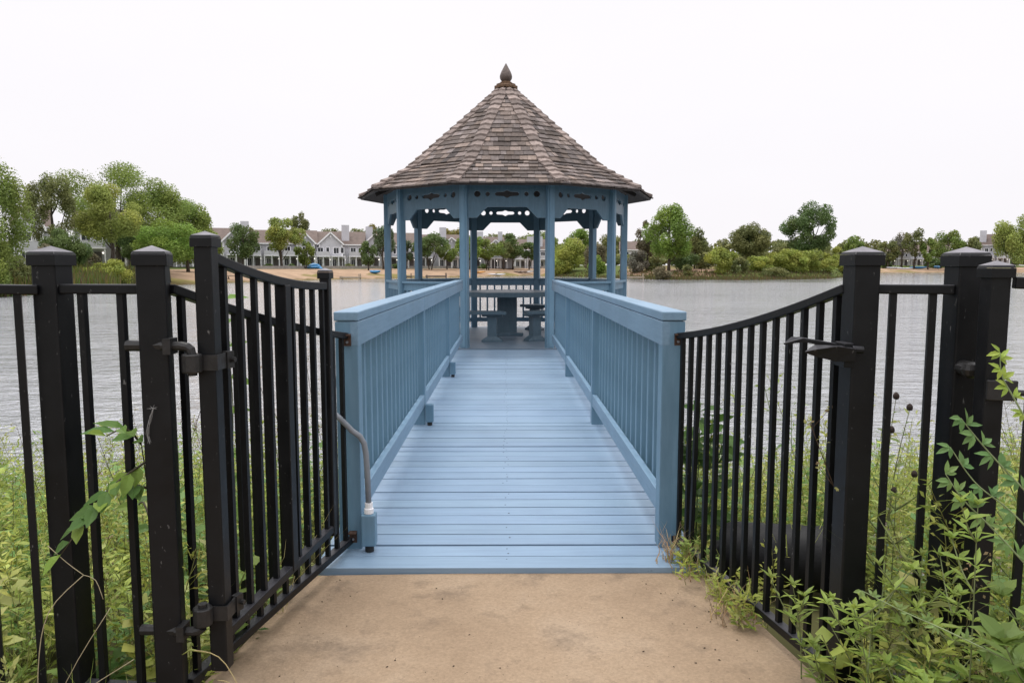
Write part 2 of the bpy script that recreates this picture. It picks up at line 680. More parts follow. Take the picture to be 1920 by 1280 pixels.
# finer bearings in front of the camera than behind it
azs = [R(-50 + i * 0.28) for i in range(358)] + [R(50.5 + i * 3.3) for i in range(79)]
azs = [a for a in azs if a < R(309.5)]
vs, fs, cs = [(0, 0, -0.06)], [], [zone_col(0, 0, 0)]
na = len(azs)
for r in rings[1:]:
    for a in azs:
        x, y = r * math.sin(a), r * math.cos(a)
        z = ground_z(x, y)
        vs.append((x, y, z))
        cs.append(zone_col(x, y, z))
for k in range(na):
    fs.append((0, 1 + (k + 1) % na, 1 + k))
for i in range(len(rings) - 2):
    for k in range(na):
        a0, b0 = 1 + i * na + k, 1 + i * na + (k + 1) % na
        fs.append((a0, b0, b0 + na, a0 + na))
me = bpy.data.meshes.new('ground')
me.from_pydata(vs, [], fs)
a = me.attributes.new('Col', 'FLOAT_COLOR', 'POINT')
arr = np.ones((len(vs), 4), dtype=np.float32)
arr[:, :3] = np.array(cs)
a.data.foreach_set('color', arr.ravel())
me.materials.append(M['ground'])
me.polygons.foreach_set('use_smooth', [True] * len(me.polygons))
ground = link('ground', me)
ground['kind'] = 'structure'

mb = MB()
mb.add([(-700, 5.0, WATER), (700, 5.0, WATER), (700, 420, WATER), (-700, 420, WATER)], [(0, 1, 2, 3)])
lake = mb.build('lake_water', M['water'])
lake['kind'] = 'structure'

# concrete path between the two fences up to the deck
mb = MB()
mb.prism([(-3.5, -2.5), (3.5, -2.5), (3.5, 1.2), (1.42, 1.75), (1.09, 2.10), (1.045, 2.30), (0.90, 3.18), (-0.82, 3.145), (-0.985, 2.2), (-1.2, 1.6), (-3.5, 0.9)], -0.2, -0.026)
path = mb.build('concrete_path', M['concrete'])
path['kind'] = 'structure'

# ------------------------------------------------------------------ boardwalk (local axes: x across, y along, origin at its near edge)
BW = thing('boardwalk', 'blue painted plank boardwalk with slatted handrails leading to the gazebo', 'boardwalk', (0.0445, 3.155, 0), -0.0078)
PX = 0.7515
ROWS = [0.275, 3.02, 5.76, 8.49]
mb = MB()
rnd = random.Random(3)
y = 0.0
i = 0
while y < 8.58:
    wd = 0.139
    gap = rnd.choice((0.006, 0.008, 0.010, 0.011, 0.017))
    k = rnd.uniform(0.93, 1.07)
    mb.col = (0.198 * k, 0.290 * k, 0.396 * k * rnd.uniform(0.98, 1.02))
    sk = rnd.uniform(-0.0035, 0.0035)
    zt = rnd.uniform(-0.002, 0.0015)
    x0, x1 = -0.86 - rnd.uniform(0, 0.012), 0.86 + rnd.uniform(0, 0.012)
    top = [(x0, y + sk, zt), (x1, y - sk, zt), (x1, y + wd - gap - sk, zt), (x0, y + wd - gap + sk, zt)]
    mb.add([(p[0], p[1], -0.038) for p in top] + top, [(3, 2, 1, 0), (4, 5, 6, 7), (0, 1, 5, 4), (1, 2, 6, 5), (2, 3, 7, 6), (3, 0, 4, 7)])
    mb.col = (0.03, 0.045, 0.065)
    for xn in (-0.02,):            # nail heads
        for dy in (0.036, 0.094):
            if rnd.random() < (0.8 if abs(xn) < 0.1 else 0.5):
                xx = xn + rnd.uniform(-0.02, 0.02)
                rr = rnd.uniform(0.003, 0.0062)
                mb.lathe((xx, y + dy + rnd.uniform(-0.008, 0.008), zt - 0.002), [(rr, 0), (rr, 0.0032)], 6)
    y += wd
    i += 1
mb.build('deck', M['deck'], BW, world=False, bevel=0.004, col=True)
mb = MB()
for x in (-0.8, -0.27, 0.27, 0.8):
    mb.box((x, 4.32, -0.14), (0.05, 8.5, 0.18))
mb.build('joist', M['dim_blue'], BW, world=False)
for yy in (1.2, 4.4, 7.6):
    for x in (-0.6, 0.6):
        mb = MB()
        mb.lathe((x, yy, -2.6), [(0.11, 0), (0.10, 2.37)], 10)
        mb.build('pile', M['old_wood'], BW, world=False, smooth=False)
post_me = None
for sx in (-1, 1):
    for yy in ROWS[:3]:
        mb = MB()
        x = sx * PX
        mb.box((x, yy, 0.47), (0.104, 0.09, 1.20))
        mb.build('rail_post', M['rail_blue'], BW, world=False, bevel=0.004)
    for k in range(3):
        y0, y1 = ROWS[k], ROWS[k + 1]
        a, b = (y0 + 0.045 if k else y0 - 0.05), (y1 + 0.045 if k < 2 else y1 - 0.06)
        xi = sx * (PX - 0.026)
        a0 = ROWS[k] - 0.05 if k == 0 else ROWS[k] + 0.002
        b0 = ROWS[k + 1] - 0.002
        mb = MB()                                   # cap board lying on the posts
        mb.box((sx * PX, (a0 + b0) / 2, 1.0945), (0.112, b0 - a0, 0.043))
        cap_o = mb.build('handrail', M['long_blue'], BW, world=False, bevel=0.006)
        mb = MB()                                   # board on edge below it, on the walking side
        mb.box((sx * (PX - 0.0355), (a0 + b0) / 2 + 0.0025, 1.014), (0.038, b0 - a0 - 0.004, 0.113))
        mb.build('upper_board', M['long_blue'], cap_o, world=False, bevel=0.004)
        mb = MB()
        mb.box((sx * (PX - 0.031), (y0 + y1) / 2, 0.205), (0.038, y1 - y0 - 0.092, 0.10))
        mb.build('lower_board', M['long_blue'], BW, world=False, bevel=0.004)
bmesh_obj = None
for sx in (-1, 1):
    for k in range(3):
        n = 15
        for j in range(n):
            t = (j + 1) / (n + 1)
            yy = ROWS[k] + (ROWS[k + 1] - ROWS[k]) * t
            if bmesh_obj is None:
                mb = MB()
                mb.box((0, 0, 0.60), (0.036, 0.040, 0.90))
                bmesh_obj = mb.build('baluster', M['rail_blue'], BW, world=False, bevel=0.003)
                o = bmesh_obj
            else:
                o = bmesh_obj.copy()
                C.objects.link(o)
            o.location = (sx * (PX + 0.009), yy, 0)

# conduit and junction boxes along the left handrail
def jbox(x, y, label):
    t = thing('junction_box', label, 'junction box', (x, y, 0), 0, 'blue painted boxes at the foot of the left handrail')
    mb = MB()
    mb.box((0, 0, 0.105), (0.066, 0.058, 0.150))
    mb.build('box_body', M['rail_blue'], t, world=False, bevel=0.006)
    mb = MB()
    mb.lathe((0, 0, 0.0), [(0.021, 0), (0.021, 0.03), (0.022, 0.031)], 10)
    mb.build('box_foot', M['hinge'], t, world=False)
    return t


jbox(-0.612, 3.36, 'nearest blue junction box with grey conduit rising from it by the left end post')
jbox(-0.592, 6.12, 'middle blue junction box at the foot of the left handrail, by its second post')
jbox(-0.572, 8.86, 'farthest small blue junction box at the foot of the left handrail')
CT = thing('electrical_conduit', 'bent grey electrical conduit running down the left end post into a blue box', 'conduit', (-0.612, 3.36, 0.18))
mb = MB()
pts = [(-0.75, 3.31, 0.66), (-0.725, 3.33, 0.63), (-0.68, 3.345, 0.575), (-0.645, 3.355, 0.545), (-0.628, 3.36, 0.51), (-0.62, 3.36, 0.46), (-0.616, 3.36, 0.38), (-0.612, 3.36, 0.2)]
mb.tube(pts, 0.0135, 10)
mb.build('conduit_pipe', M['galv'], CT, smooth=True)
mb = MB()
mb.lathe((-0.612, 3.36, 0.182), [(0.022, 0), (0.022, 0.022), (0.018, 0.024), (0.018, 0.05)], 12)
mb.build('conduit_fitting', M['trim'], CT)

# ------------------------------------------------------------------ gazebo
GX, GY = 0.112, 14.15
GZ = thing('gazebo', 'ten sided blue gazebo with brown cedar shingle roof standing over the lake', 'gazebo', (GX, GY, 0))
RC = 2.23


def gp(k, r):                     # k-th corner, corners 9 and 0 face the boardwalk
    a = R(-90 + 18 + 36 * k)
    return r * math.cos(a), r * math.sin(a)


mb = MB()
rnd = random.Random(11)
y = -2.5
while y < 2.5:
    ap = (RC + 0.12)
    hw = 0
    ys = y + 0.07
    poly = [gp(k, ap) for k in range(10)]
    xs = []
    for k in range(10):
        (xa, ya), (xb, yb) = poly[k], poly[(k + 1) % 10]
        if (ya - ys) * (yb - ys) < 0:
            xs.append(xa + (xb - xa) * (ys - ya) / (yb - ya))
    if len(xs) == 2:
        q = rnd.uniform(0.92, 1.08)
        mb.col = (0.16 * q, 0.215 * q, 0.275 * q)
        mb.box(((xs[0] + xs[1]) / 2, ys, -0.016), (abs(xs[1] - xs[0]), 0.134, 0.04))
    y += 0.139
mb.build('floor', M['deck'], GZ, world=False, col=True)
mb = MB()
pts = [gp(k, RC + 0.10) for k in range(10)]
for k in range(10):
    mb.bar((*pts[k], -0.14), (*pts[(k + 1) % 10], -0.14), 0.05, 0.2)
mb.build('skirt', M['dim_blue'], GZ, world=False)
for k in range(10):
    mb = MB()
    x, y = gp(k, RC - 0.05)
    mb.lathe((x, y, -2.8), [(0.11, 0), (0.10, 2.75)], 10)
    mb.build('pile', M['old_wood'], GZ, world=False)
for k in range(10):
    mb = MB()
    x, y = gp(k, RC)
    rot = R(-90 + 18 + 36 * k)
    mb.box((x, y, 1.33), (0.108, 0.125, 2.66), rot)
    x2, y2 = gp(k, RC + 0.056)
    mb.box((x2, y2, 1.33), (0.02, 0.07, 2.62), rot)
    mb.build('column', M['rail_blue'], GZ, world=False, bevel=0.004)


def frieze_mesh():
    wd = 2 * RC * math.sin(R(18)) - 0.115
    h = wd / 2
    cu = bpy.data.curves.new('frieze', 'CURVE')
    cu.dimensions = '2D'
    cu.fill_mode = 'BOTH'
    cu.extrude = 0.017

    def poly(p):
        s = cu.splines.new('POLY')
        s.points.add(len(p) - 1)
        for q, (x, y) in zip(s.points, p):
            q.co = (x, y, 0, 1)
        s.use_cyclic_u = True
    poly([(-h, 2.10), (-h + 0.15, 2.10), (-h + 0.315, 2.27), (h - 0.315, 2.27), (h - 0.15, 2.10), (h, 2.10), (h, 2.66), (-h, 2.66)])
    for cx, r in ((-0.475, 0.05), (-0.31, 0.035), (0.31, 0.035), (0.475, 0.05)):
        poly([(cx + r * math.cos(2 * math.pi * i / 20), 2.475 + r * math.sin(2 * math.pi * i / 20)) for i in range(20)])
    poly([(-0.2, 2.475), (-0.17, 2.505), (-0.06, 2.51), (0, 2.535), (0.06, 2.51), (0.17, 2.505), (0.2, 2.475), (0.17, 2.445), (0.06, 2.44), (0, 2.41), (-0.06, 2.44), (-0.17, 2.445)])
    o = bpy.data.objects.new('frieze', cu)
    C.objects.link(o)
    dg = bpy.context.evaluated_depsgraph_get()
    me = bpy.data.meshes.new_from_object(o.evaluated_get(dg))
    bpy.data.objects.remove(o)
    bpy.data.curves.remove(cu)
    me.name = 'frieze_panel'
    me.transform(Matrix.Rotation(math.pi / 2, 4, 'X'))
    me.materials.clear()
    me.materials.append(M['shaded_frieze_blue'])
    return me


fme = frieze_mesh()
for k in range(10):
    o = link('frieze_panel', fme, GZ)
    x0, y0 = gp(k, RC)
    x1, y1 = gp((k + 1) % 10, RC)
    o.location = ((x0 + x1) / 2, (y0 + y1) / 2, 0)
    o.rotation_euler = (0, 0, math.atan2(y1 - y0, x1 - x0))
# railings on the nine closed sides
for k in range(9):
    x0, y0 = gp(k, RC)
    x1, y1 = gp(k + 1, RC)
    e = Vector((x1 - x0, y1 - y0, 0))
    L = e.length
    e.normalize()
    p0 = Vector((x0, y0, 0)) + e * 0.058
    p1 = Vector((x1, y1, 0)) - e * 0.058
    mb = MB()
    mb.bar(p0 + Vector((0, 0, 1.055)), p1 + Vector((0, 0, 1.055)), 0.13, 0.038)
    mb.bar(p0 + Vector((0, 0, 0.977)), p1 + Vector((0, 0, 0.977)), 0.04, 0.122)
    rl = mb.build('railing', M['rail_blue'], GZ, world=False, bevel=0.004)
    mb = MB()
    mb.bar(p0 + Vector((0, 0, 0.17)), p1 + Vector((0, 0, 0.17)), 0.04, 0.09)
    mb.build('lower_board', M['rail_blue'], rl, world=False, bevel=0.004)
    n = 8
    for j in range(n):
        c = p0.lerp(p1, (j + 0.5) / n)
        mb = MB()
        mb.box((c.x, c.y, 0.565), (0.036, 0.036, 0.70), math.atan2(e.y, e.x))
        mb.build('baluster', M['rail_blue'], rl, world=False)

# roof
RE, ZE = 2.75, 2.60
RK, ZK = 1.95, 3.035
RT, ZT = 0.14, 4.58
mb = MB()                         # boarded underside and body of the roof
o_ = 0
prof = [(RE - 0.01, ZE - 0.015), (RK, ZK - 0.012), (RT, ZT - 0.012)]
ins = [(RE - 0.03, ZE - 0.035), (RK, ZK - 0.09), (RT, ZT - 0.2)]
vs = []
for r, z in prof + ins:
    for k in range(10):
        x, y = gp(k, r)
        vs.append((x, y, z))
fs = []
for i in (0, 1):
    for k in range(10):
        a, b = i * 10 + k, i * 10 + (k + 1) % 10
        fs.append((a, b, b + 10, a + 10))
        a, b = 30 + i * 10 + k, 30 + i * 10 + (k + 1) % 10
        fs.append((b, a, a + 10, b + 10))
for k in range(10):
    a, b = k, (k + 1) % 10
    fs.append((b, a, a + 30, b + 30))
fs.append(tuple(20 + k for k in range(10)))
fs.append(tuple(50 + k for k in range(10))[::-1])
mb.add(vs, fs)
for k in range(10):               # rafters
    x0, y0 = gp(k, RE - 0.3)
    x1, y1 = gp(k, RK)
    x2, y2 = gp(k, RT + 0.15)
    mb.sweep([(x0, y0, ZE + 0.07), (x1, y1, ZK - 0.13), (x2, y2, ZT - 0.36)], 0.045, 0.1)
roof = mb.build('roof', M['eave'], GZ, world=False)
mb = MB()
rnd = random.Random(5)
for k in range(10):
    a0 = R(-90 + 18 + 36 * k + 18)
    nx, ny = math.cos(a0), math.sin(a0)
    tx, ty = -ny, nx
    for (r0, z0, r1, z1, rows) in ((RE, ZE, RK, ZK, 6), (RK + 0.02, ZK - 0.004, RT, ZT, 17)):
        ap0, ap1 = r0 * math.cos(R(18)), r1 * math.cos(R(18))
        hw0, hw1 = r0 * math.sin(R(18)), r1 * math.sin(R(18))
        sl = Vector((nx * (ap1 - ap0), ny * (ap1 - ap0), z1 - z0))
        nn = Vector((tx, ty, 0)).cross(sl).normalized()
        if nn.z < 0:
            nn = -nn

        def P(u, v, off):
            return Vector((nx * ap0 + tx * u, ny * ap0 + ty * u, z0)) + sl * v + nn * off
        for j in range(rows):
            v0 = j / rows - (0.02 if j == 0 and r0 == RE else 0)
            v1 = min((j + 1) / rows + 0.03, 1)
            h0 = hw0 + (hw1 - hw0) * v0
            h1 = hw0 + (hw1 - hw0) * v1
            u = -h0 + rnd.uniform(-0.12, 0)
            row_k = rnd.uniform(0.9, 1.08)
            while u < h0:
                wd = rnd.choice((0.09, 0.115, 0.13, 0.15, 0.18, 0.2))
                ua, ub = max(u + 0.002, -h0), min(u + wd - 0.002, h0)
                u += wd
                if ub - ua < 0.012:
                    continue
                ta, tb = max(min(ua, h1), -h1), max(min(ub, h1), -h1)
                q = row_k * rnd.choice((0.6, 0.8, 0.9, 0.95, 1.0, 1.05, 1.15, 1.3, 1.7, 1.9))
                wq = rnd.uniform(-0.006, 0.006)
                mb.col = ((0.128 + wq) * q, 0.104 * q, (0.094 - wq) * q)
                jit = rnd.uniform(-0.012, 0.012) / 0.16 / rows
                lo, hi = rnd.uniform(0.02, 0.03), 0.004
                A, B = P(ua, v0 + jit, lo), P(ub, v0 + jit, lo)
                Cc, D = P(tb, v1, hi), P(ta, v1, hi)
                A2, B2 = P(ua, v0 + jit, 0.0), P(ub, v0 + jit, 0.0)
                C2, D2 = P(tb, v1, 0), P(ta, v1, 0)
                mb.add([A, B, Cc, D, A2, B2, C2, D2], [(0, 1, 2, 3), (4, 5, 1, 0), (5, 6, 2, 1), (7, 4, 0, 3)])
for k in range(10):               # caps along the hips
    for (r0, z0, r1, z1, n) in ((RE + 0.015, ZE + 0.01, RK, ZK + 0.01, 5), (RK + 0.01, ZK + 0.012, RT, ZT + 0.01, 14)):
        for j in range(n):
            t0, t1 = j / n, (j + 1) / n + 0.35 / n
            q = rnd.choice((1.0, 1.2, 1.35, 1.5, 1.7, 1.95))
            mb.col = (0.155 * q, 0.125 * q, 0.113 * q)
            pa = Vector((*gp(k, r0 + (r1 - r0) * t0), z0 + (z1 - z0) * t0))
            pb = Vector((*gp(k, r0 + (r1 - r0) * t1), z0 + (z1 - z0) * t1))
            wc = 0.11 if t0 < 0.9 or r1 != RT else 0.06
            for sgn in (-1, 1):
                a0 = R(-90 + 18 + 36 * k + 18 * sgn)
                T = Vector((-math.sin(a0), math.cos(a0), 0)) * sgn
                # down the neighbouring face
                A, B = pa + Vector((0, 0, 0.068)), pb + Vector((0, 0, 0.024))
                sm = (math.sin(R(18)) * 0.9)
                A1 = pa + T * wc + Vector((0, 0, 0.054))
                B1 = pb + T * wc + Vector((0, 0, 0.012))
                dz = Vector((0, 0, -0.045))
                mb.add([A, A1, B1, B, A + dz, A1 + dz, B1 + dz], [(0, 1, 2, 3), (0, 4, 5, 1), (1, 5, 6, 2)] if sgn > 0 else [(3, 2, 1, 0), (1, 5, 4, 0), (2, 6, 5, 1)])
mb.build('shingles', M['shingle'], roof, world=False, col=True)
mb = MB()
mb.lathe((0, 0, ZT + 0.01), [(0.225, 0), (0.225, 0.045), (0.185, 0.06), (0.185, 0.085), (0.11, 0.09), (0.11, 0.125), (0.085, 0.135)], 10, R(18))
mb.build('finial_pedestal', M['pedestal'], roof, world=False, bevel=0.004)
mb = MB()
prof = [(0.06, 0.10), (0.05, 0.125), (0.062, 0.14), (0.095, 0.165), (0.112, 0.20), (0.115, 0.235), (0.106, 0.275), (0.085, 0.325), (0.058, 0.375), (0.03, 0.425), (0.008, 0.465), (0.0015, 0.475)]
mb.lathe((0, 0, ZT + 0.005), prof, 20)
mb.build('finial', M['finial'], roof, world=False, smooth=True)

# table and benches inside
TX, TY = 0.13, 14.42
TB = thing('picnic_table', 'round topped blue pedestal table in the middle of the gazebo', 'table', (TX, TY, 0))
mb = MB()
n = 8
poly = [(0.98 * math.cos(R(22.5 + 45 * k)), 0.98 * math.sin(R(22.5 + 45 * k))) for k in range(n)]
mb.prism(poly, 0.76, 0.85)
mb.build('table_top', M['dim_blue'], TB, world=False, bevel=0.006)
mb = MB()
mb.box((0, 0, 0.40), (0.38, 0.38, 0.715))
mb.box((0, 0, 0.035), (0.62, 0.62, 0.06))
mb.build('pedestal', M['dim_blue'], TB, world=False, bevel=0.006)
bl = [(-0.50, 13.10, -4, 'blue bench nearest the gazebo entrance, at the left of the table'),
      (0.93, 13.36, 30, 'blue bench at the right of the table, nearer the entrance'),
      (-0.98, 14.75, -78, 'blue bench behind the left entrance column, left of the table'),
      (1.0, 15.25, -38, 'blue bench behind the table at its right')]
for (bx, by, rz, lab) in bl:
    b = thing('bench', lab, 'bench', (bx, by, 0), R(rz), 'blue benches around the gazebo table')
    mb = MB()
    mb.prism([(-0.62, -0.17), (0.62, -0.17), (0.50, 0.17), (-0.50, 0.17)], 0.485, 0.54)
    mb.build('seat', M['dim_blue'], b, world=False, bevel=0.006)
    for s in (-1, 1):
        mb = MB()
        mb.box((s * 0.36, 0, 0.265), (0.165, 0.14, 0.35))
        mb.prism([(s * 0.36 + q * 0.18, w) for q, w in ((-1, -0.08), (1, -0.08), (1, 0.08), (-1, 0.08))], 0.445, 0.484)
        # flared foot
        x = s * 0.36
        mb.add([(x - 0.185, -0.09, 0.005), (x + 0.185, -0.09, 0.005), (x + 0.185, 0.09, 0.005), (x - 0.185, 0.09, 0.005),
                (x - 0.185, -0.09, 0.035), (x + 0.185, -0.09, 0.035), (x + 0.185, 0.09, 0.035), (x - 0.185, 0.09, 0.035),
                (x - 0.084, -0.075, 0.10), (x + 0.084, -0.075, 0.10), (x + 0.084, 0.075, 0.10), (x - 0.084, 0.075, 0.10)],
               [(3, 2, 1, 0), (0, 1, 5, 4), (1, 2, 6, 5), (2, 3, 7, 6), (3, 0, 4, 7), (4, 5, 9, 8), (5, 6, 10, 9), (6, 7, 11, 10), (7, 4, 8, 11), (8, 9, 10, 11)])
        mb.build('leg', M['dim_blue'], b, world=False)

# ------------------------------------------------------------------ iron fences and gates (world coordinates)
def quad3(z0, zm, z1):
    return lambda t: z0 * (1 - t) * (1 - 2 * t) + 4 * zm * t * (1 - t) + z1 * t * (2 * t - 1)


def iron_post(par, x, y, z0, z1, w, rot, name='post', capw=None):
    mb = MB()
    mb.box((x, y, (z0 + z1) / 2), (w, w, z1 - z0), rot)
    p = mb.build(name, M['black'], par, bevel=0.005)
    cw = capw or w + 0.015
    mb = MB()
    hh = 0.032 if w > 0.06 else 0.026
    mb.box((x, y, z1 + hh / 2 - 0.012), (cw, cw, hh), rot)
    zc = z1 - 0.012 + hh
    q = cw / 2
    cr, sr = math.cos(rot), math.sin(rot)
    # low pyramid in a slightly smaller square
    vs = [(x + (a * cr - b * sr) * q * k, y + (a * sr + b * cr) * q * k, z) for k, z in ((1.0, zc + 0.001), (0.9, zc + 0.008)) for a, b in ((-1, -1), (1, -1), (1, 1), (-1, 1))]
    vs.append((x, y, zc + 0.008 + 0.38 * q))
    mb.add(vs, [(0, 1, 5, 4), (1, 2, 6, 5), (2, 3, 7, 6), (3, 0, 4, 7), (4, 5, 8), (5, 6, 8), (6, 7, 8), (7, 4, 8)])
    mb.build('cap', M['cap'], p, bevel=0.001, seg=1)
    return p


def fence_panel(par, p0, p1, zf, n, zb=0.045, rail_w=0.034, rail_h=0.028, bw=0.021, brot=None, t0=0.0, t1=1.0, skip=(), bend=None, zlow=None):
    p0, p1 = Vector((*p0, 0)), Vector((*p1, 0))
    ang = math.atan2(p1.y - p0.y, p1.x - p0.x)
    K = 14
    mb = MB()
    mb.sweep([p0.lerp(p1, i / K) + Vector((0, 0, zf(i / K) - rail_h / 2)) for i in range(K + 1)], rail_w, rail_h)
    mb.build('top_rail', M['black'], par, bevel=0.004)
    mb = MB()
    mb.bar(p0 + Vector((0, 0, zb)), p1 + Vector((0, 0, zb)), 0.036, 0.03)
    mb.build('bottom_rail', M['black'], par, bevel=0.003)
    for j in range(n):
        if j in skip:
            continue
        t = t0 + (t1 - t0) * (j + 0.5) / n
        c = p0.lerp(p1, t)
        zt = zf(t) - rail_h + 0.004
        mb = MB()
        if bend and j in bend:
            dx = bend[j]
            e = (p1 - p0).normalized()
            mb.bar(c + e * dx + Vector((0, 0, zb)), c + Vector((0, 0, zt)), bw, bw, up=e)
        else:
            mb.box((c.x, c.y, (zb + 0.01 + zt) / 2), (bw, bw, zt - zb - 0.01), ang)
        mb.build('baluster', M['black'], par)


def wall_bracket(par, x, y, z):
    mb = MB()
    mb.box((x, y - 0.004, z - 0.012), (0.034, 0.007, 0.055))
    mb.box((x, y - 0.02, z + 0.012), (0.036, 0.03, 0.006))
    b = mb.build('bracket', M['rust'], par)
    mb = MB()
    mb.tube([(x, y - 0.006, z - 0.022), (x, y - 0.014, z - 0.022)], 0.006, 8)
    mb.build('screw', M['galv'], b)


def hinge_bolt(par, xa, y, xh, yh, z, eye_up):
    mb = MB()                        # bolt through the post, bent into a pin
    mb.tube([(xa - 0.075, y, z), (xa + 0.05, y - 0.004, z)], 0.016, 8)
    mb.box((xa + 0.052, y - 0.01, z), (0.022, 0.05, 0.045))
    s = -1 if eye_up else 1
    mb.tube([(xa + 0.03, y - 0.012, z), (xh - 0.028, yh, z), (xh - 0.012, yh, z - s * 0.003), (xh - 0.003, yh, z - s * 0.01), (xh, yh, z - s * 0.024), (xh, yh, z - s * 0.085)], 0.0135, 10)
    mb.lathe((xh, yh, z - s * 0.03 - 0.003), [(0.02, 0), (0.022, 0.003), (0.02, 0.006)], 12)
    mb.build('hinge_bolt', M['hinge'], par, smooth=False)


# left fence
FL = thing('iron_fence', 'black iron fence left of the path, with square capped posts, behind the open gate', 'fence', (-0.99, 2.13, -0.05))
iron_post(FL, -1.305, 2.19, -0.25, 1.335, 0.075, R(-8))
iron_post(FL, -0.995, 2.15, -0.25, 1.335, 0.077, R(13))
fence_panel(FL, (-1.27, 2.175), (-1.03, 2.145), lambda t: 1.27, 2, bw=0.0195)
fence_panel(FL, (-0.962, 2.18), (-0.708, 3.385), quad3(1.27, 1.125, 1.02), 13, bw=0.0185)
fence_panel(FL, (-2.25, 1.70), (-1.33, 2.16), lambda t: 1.268 + 0.03 * (1 - t), 10, bw=0.0195)
wall_bracket(FL, -0.698, 3.38, 1.0)
wall_bracket(FL, -0.690, 3.38, 0.075)
hinge_bolt(FL, -0.995, 2.13, -0.882, 2.118, 1.095, False)
hinge_bolt(FL, -0.995, 2.13, -0.882, 2.118, 0.245, True)

# open gate leaf
GL = thing('iron_gate', 'open black iron gate leaf swung inward along the left side of the path', 'gate', (-0.835, 2.14, 0.1))
g0, g1 = (-0.848, 2.165), (-0.726, 3.10)
gf = quad3(1.362, 1.285, 1.256)
iron_post(GL, *g0, 0.105, 1.388, 0.051, R(-4), 'hinge_stile', 0.064)
iron_post(GL, *g1, 0.175, 1.283, 0.040, R(-7), 'latch_stile', 0.052)
fence_panel(GL, (-0.845, 2.19), (-0.729, 3.085), gf, 9, zb=0.205, rail_w=0.034, rail_h=0.030, bw=0.018, t0=0.02, t1=1.02, skip=(4,))
mb = MB()
cx, cy = -0.7815, 2.68
mb.box((cx, cy, (0.2 + gf(0.5) - 0.03) / 2), (0.042, 0.048, gf(0.5) - 0.03 - 0.2), R(-7))
mb.build('middle_stile', M['black'], GL, bevel=0.003)
for z in (1.045, 0.292):
    mb = MB()
    x, y = g0
    q = 0.032
    ring = [(x - q, y + q), (x - q, y - q), (x + q, y - q), (x + q + 0.002, y + q)]
    mb.sweep([(a, b, z) for a, b in ring], 0.006, 0.045)
    mb.box((x + q + 0.004, y + q + 0.012, z), (0.02, 0.03, 0.05), R(-20))
    mb.tube([(x + q - 0.012, y + q + 0.02, z), (x + q + 0.026, y + q + 0.01, z)], 0.008, 8)
    mb.lathe((-0.882, 2.118, z - 0.026), [(0.026, 0), (0.028, 0.004), (0.028, 0.05), (0.026, 0.053)], 14)
    mb.build('hinge_strap', M['hinge'], GL)

# right fence
FR = thing('iron_fence', 'black iron fence right of the path with a fork latch on its end post', 'fence', (1.09, 2.26, -0.05))
iron_post(FR, 1.078, 2.205, -0.25, 1.335, 0.077, R(3))
iron_post(FR, 1.355, 2.15, -0.25, 1.332, 0.079, R(0))
fence_panel(FR, (1.115, 2.20), (1.318, 2.14), lambda t: 1.268, 2, bw=0.0195)
fence_panel(FR, (0.823, 3.38), (1.05, 2.235), quad3(1.018, 1.117, 1.268), 14, bw=0.0185, bend={2: -0.04}, skip=())
wall_bracket(FR, 0.817, 3.385, 1.0)
mb = MB()                           # fork latch on the left face of the end post
z = 1.085
mb.box((1.035, 2.235, z - 0.03), (0.03, 0.075, 0.085))
mb.tube([(1.04, 2.19, z - 0.008), (1.075, 2.185, z - 0.01)], 0.013, 10)
mb.add([(1.03, 2.30, z + 0.004), (1.03, 2.255, z + 0.004), (0.925, 2.30, z + 0.018), (0.862, 2.315, z + 0.0), (0.90, 2.345, z + 0.022), (0.935, 2.35, z + 0.02),
        (1.03, 2.30, z - 0.012), (1.03, 2.255, z - 0.012), (0.925, 2.30, z + 0.004), (0.862, 2.315, z - 0.006), (0.90, 2.345, z + 0.006), (0.935, 2.35, z + 0.006)],
       [(0, 5, 4, 3, 2, 1), (6, 7, 8, 9, 10, 11), (1, 2, 8, 7), (2, 3, 9, 8), (3, 4, 10, 9), (4, 5, 11, 10), (5, 0, 6, 11), (0, 1, 7, 6)])
mb.add([(1.05, 2.225, z + 0.002), (1.05, 2.175, z - 0.004), (0.985, 2.17, z + 0.006), (0.92, 2.175, z - 0.004), (0.888, 2.20, z - 0.016), (0.93, 2.225, z + 0.006),
        (1.05, 2.225, z - 0.045), (1.05, 2.18, z - 0.05), (0.985, 2.18, z - 0.05), (0.925, 2.185, z - 0.035), (0.888, 2.20, z - 0.02), (0.93, 2.225, z - 0.03)],
       [(0, 5, 4, 3, 2, 1), (6, 7, 8, 9, 10, 11), (1, 2, 8, 7), (2, 3, 9, 8), (3, 4, 10, 9), (4, 5, 11, 10), (5, 0, 6, 11), (0, 1, 7, 6)])
mb.v = [(1.035 + (p[0] - 1.035) * 0.9 - 0.006, 2.235 + (p[1] - 2.235) * 0.9 - 0.045, 1.085 + (p[2] - 1.085) * 0.85) for p in mb.v]
mb.build('fork_latch', M['black'], FR, bevel=0.003)
mb = MB()
mb.tube([(1.338, 2.125, 1.03), (1.338, 2.075, 1.03)], 0.022, 12)
mb.lathe((1.338, 2.07, 1.005), [(0.008, 0), (0.02, 0.008), (0.025, 0.024), (0.02, 0.04), (0.008, 0.046)], 14)
mb.build('hinge_bolt', M['hinge'], FR)

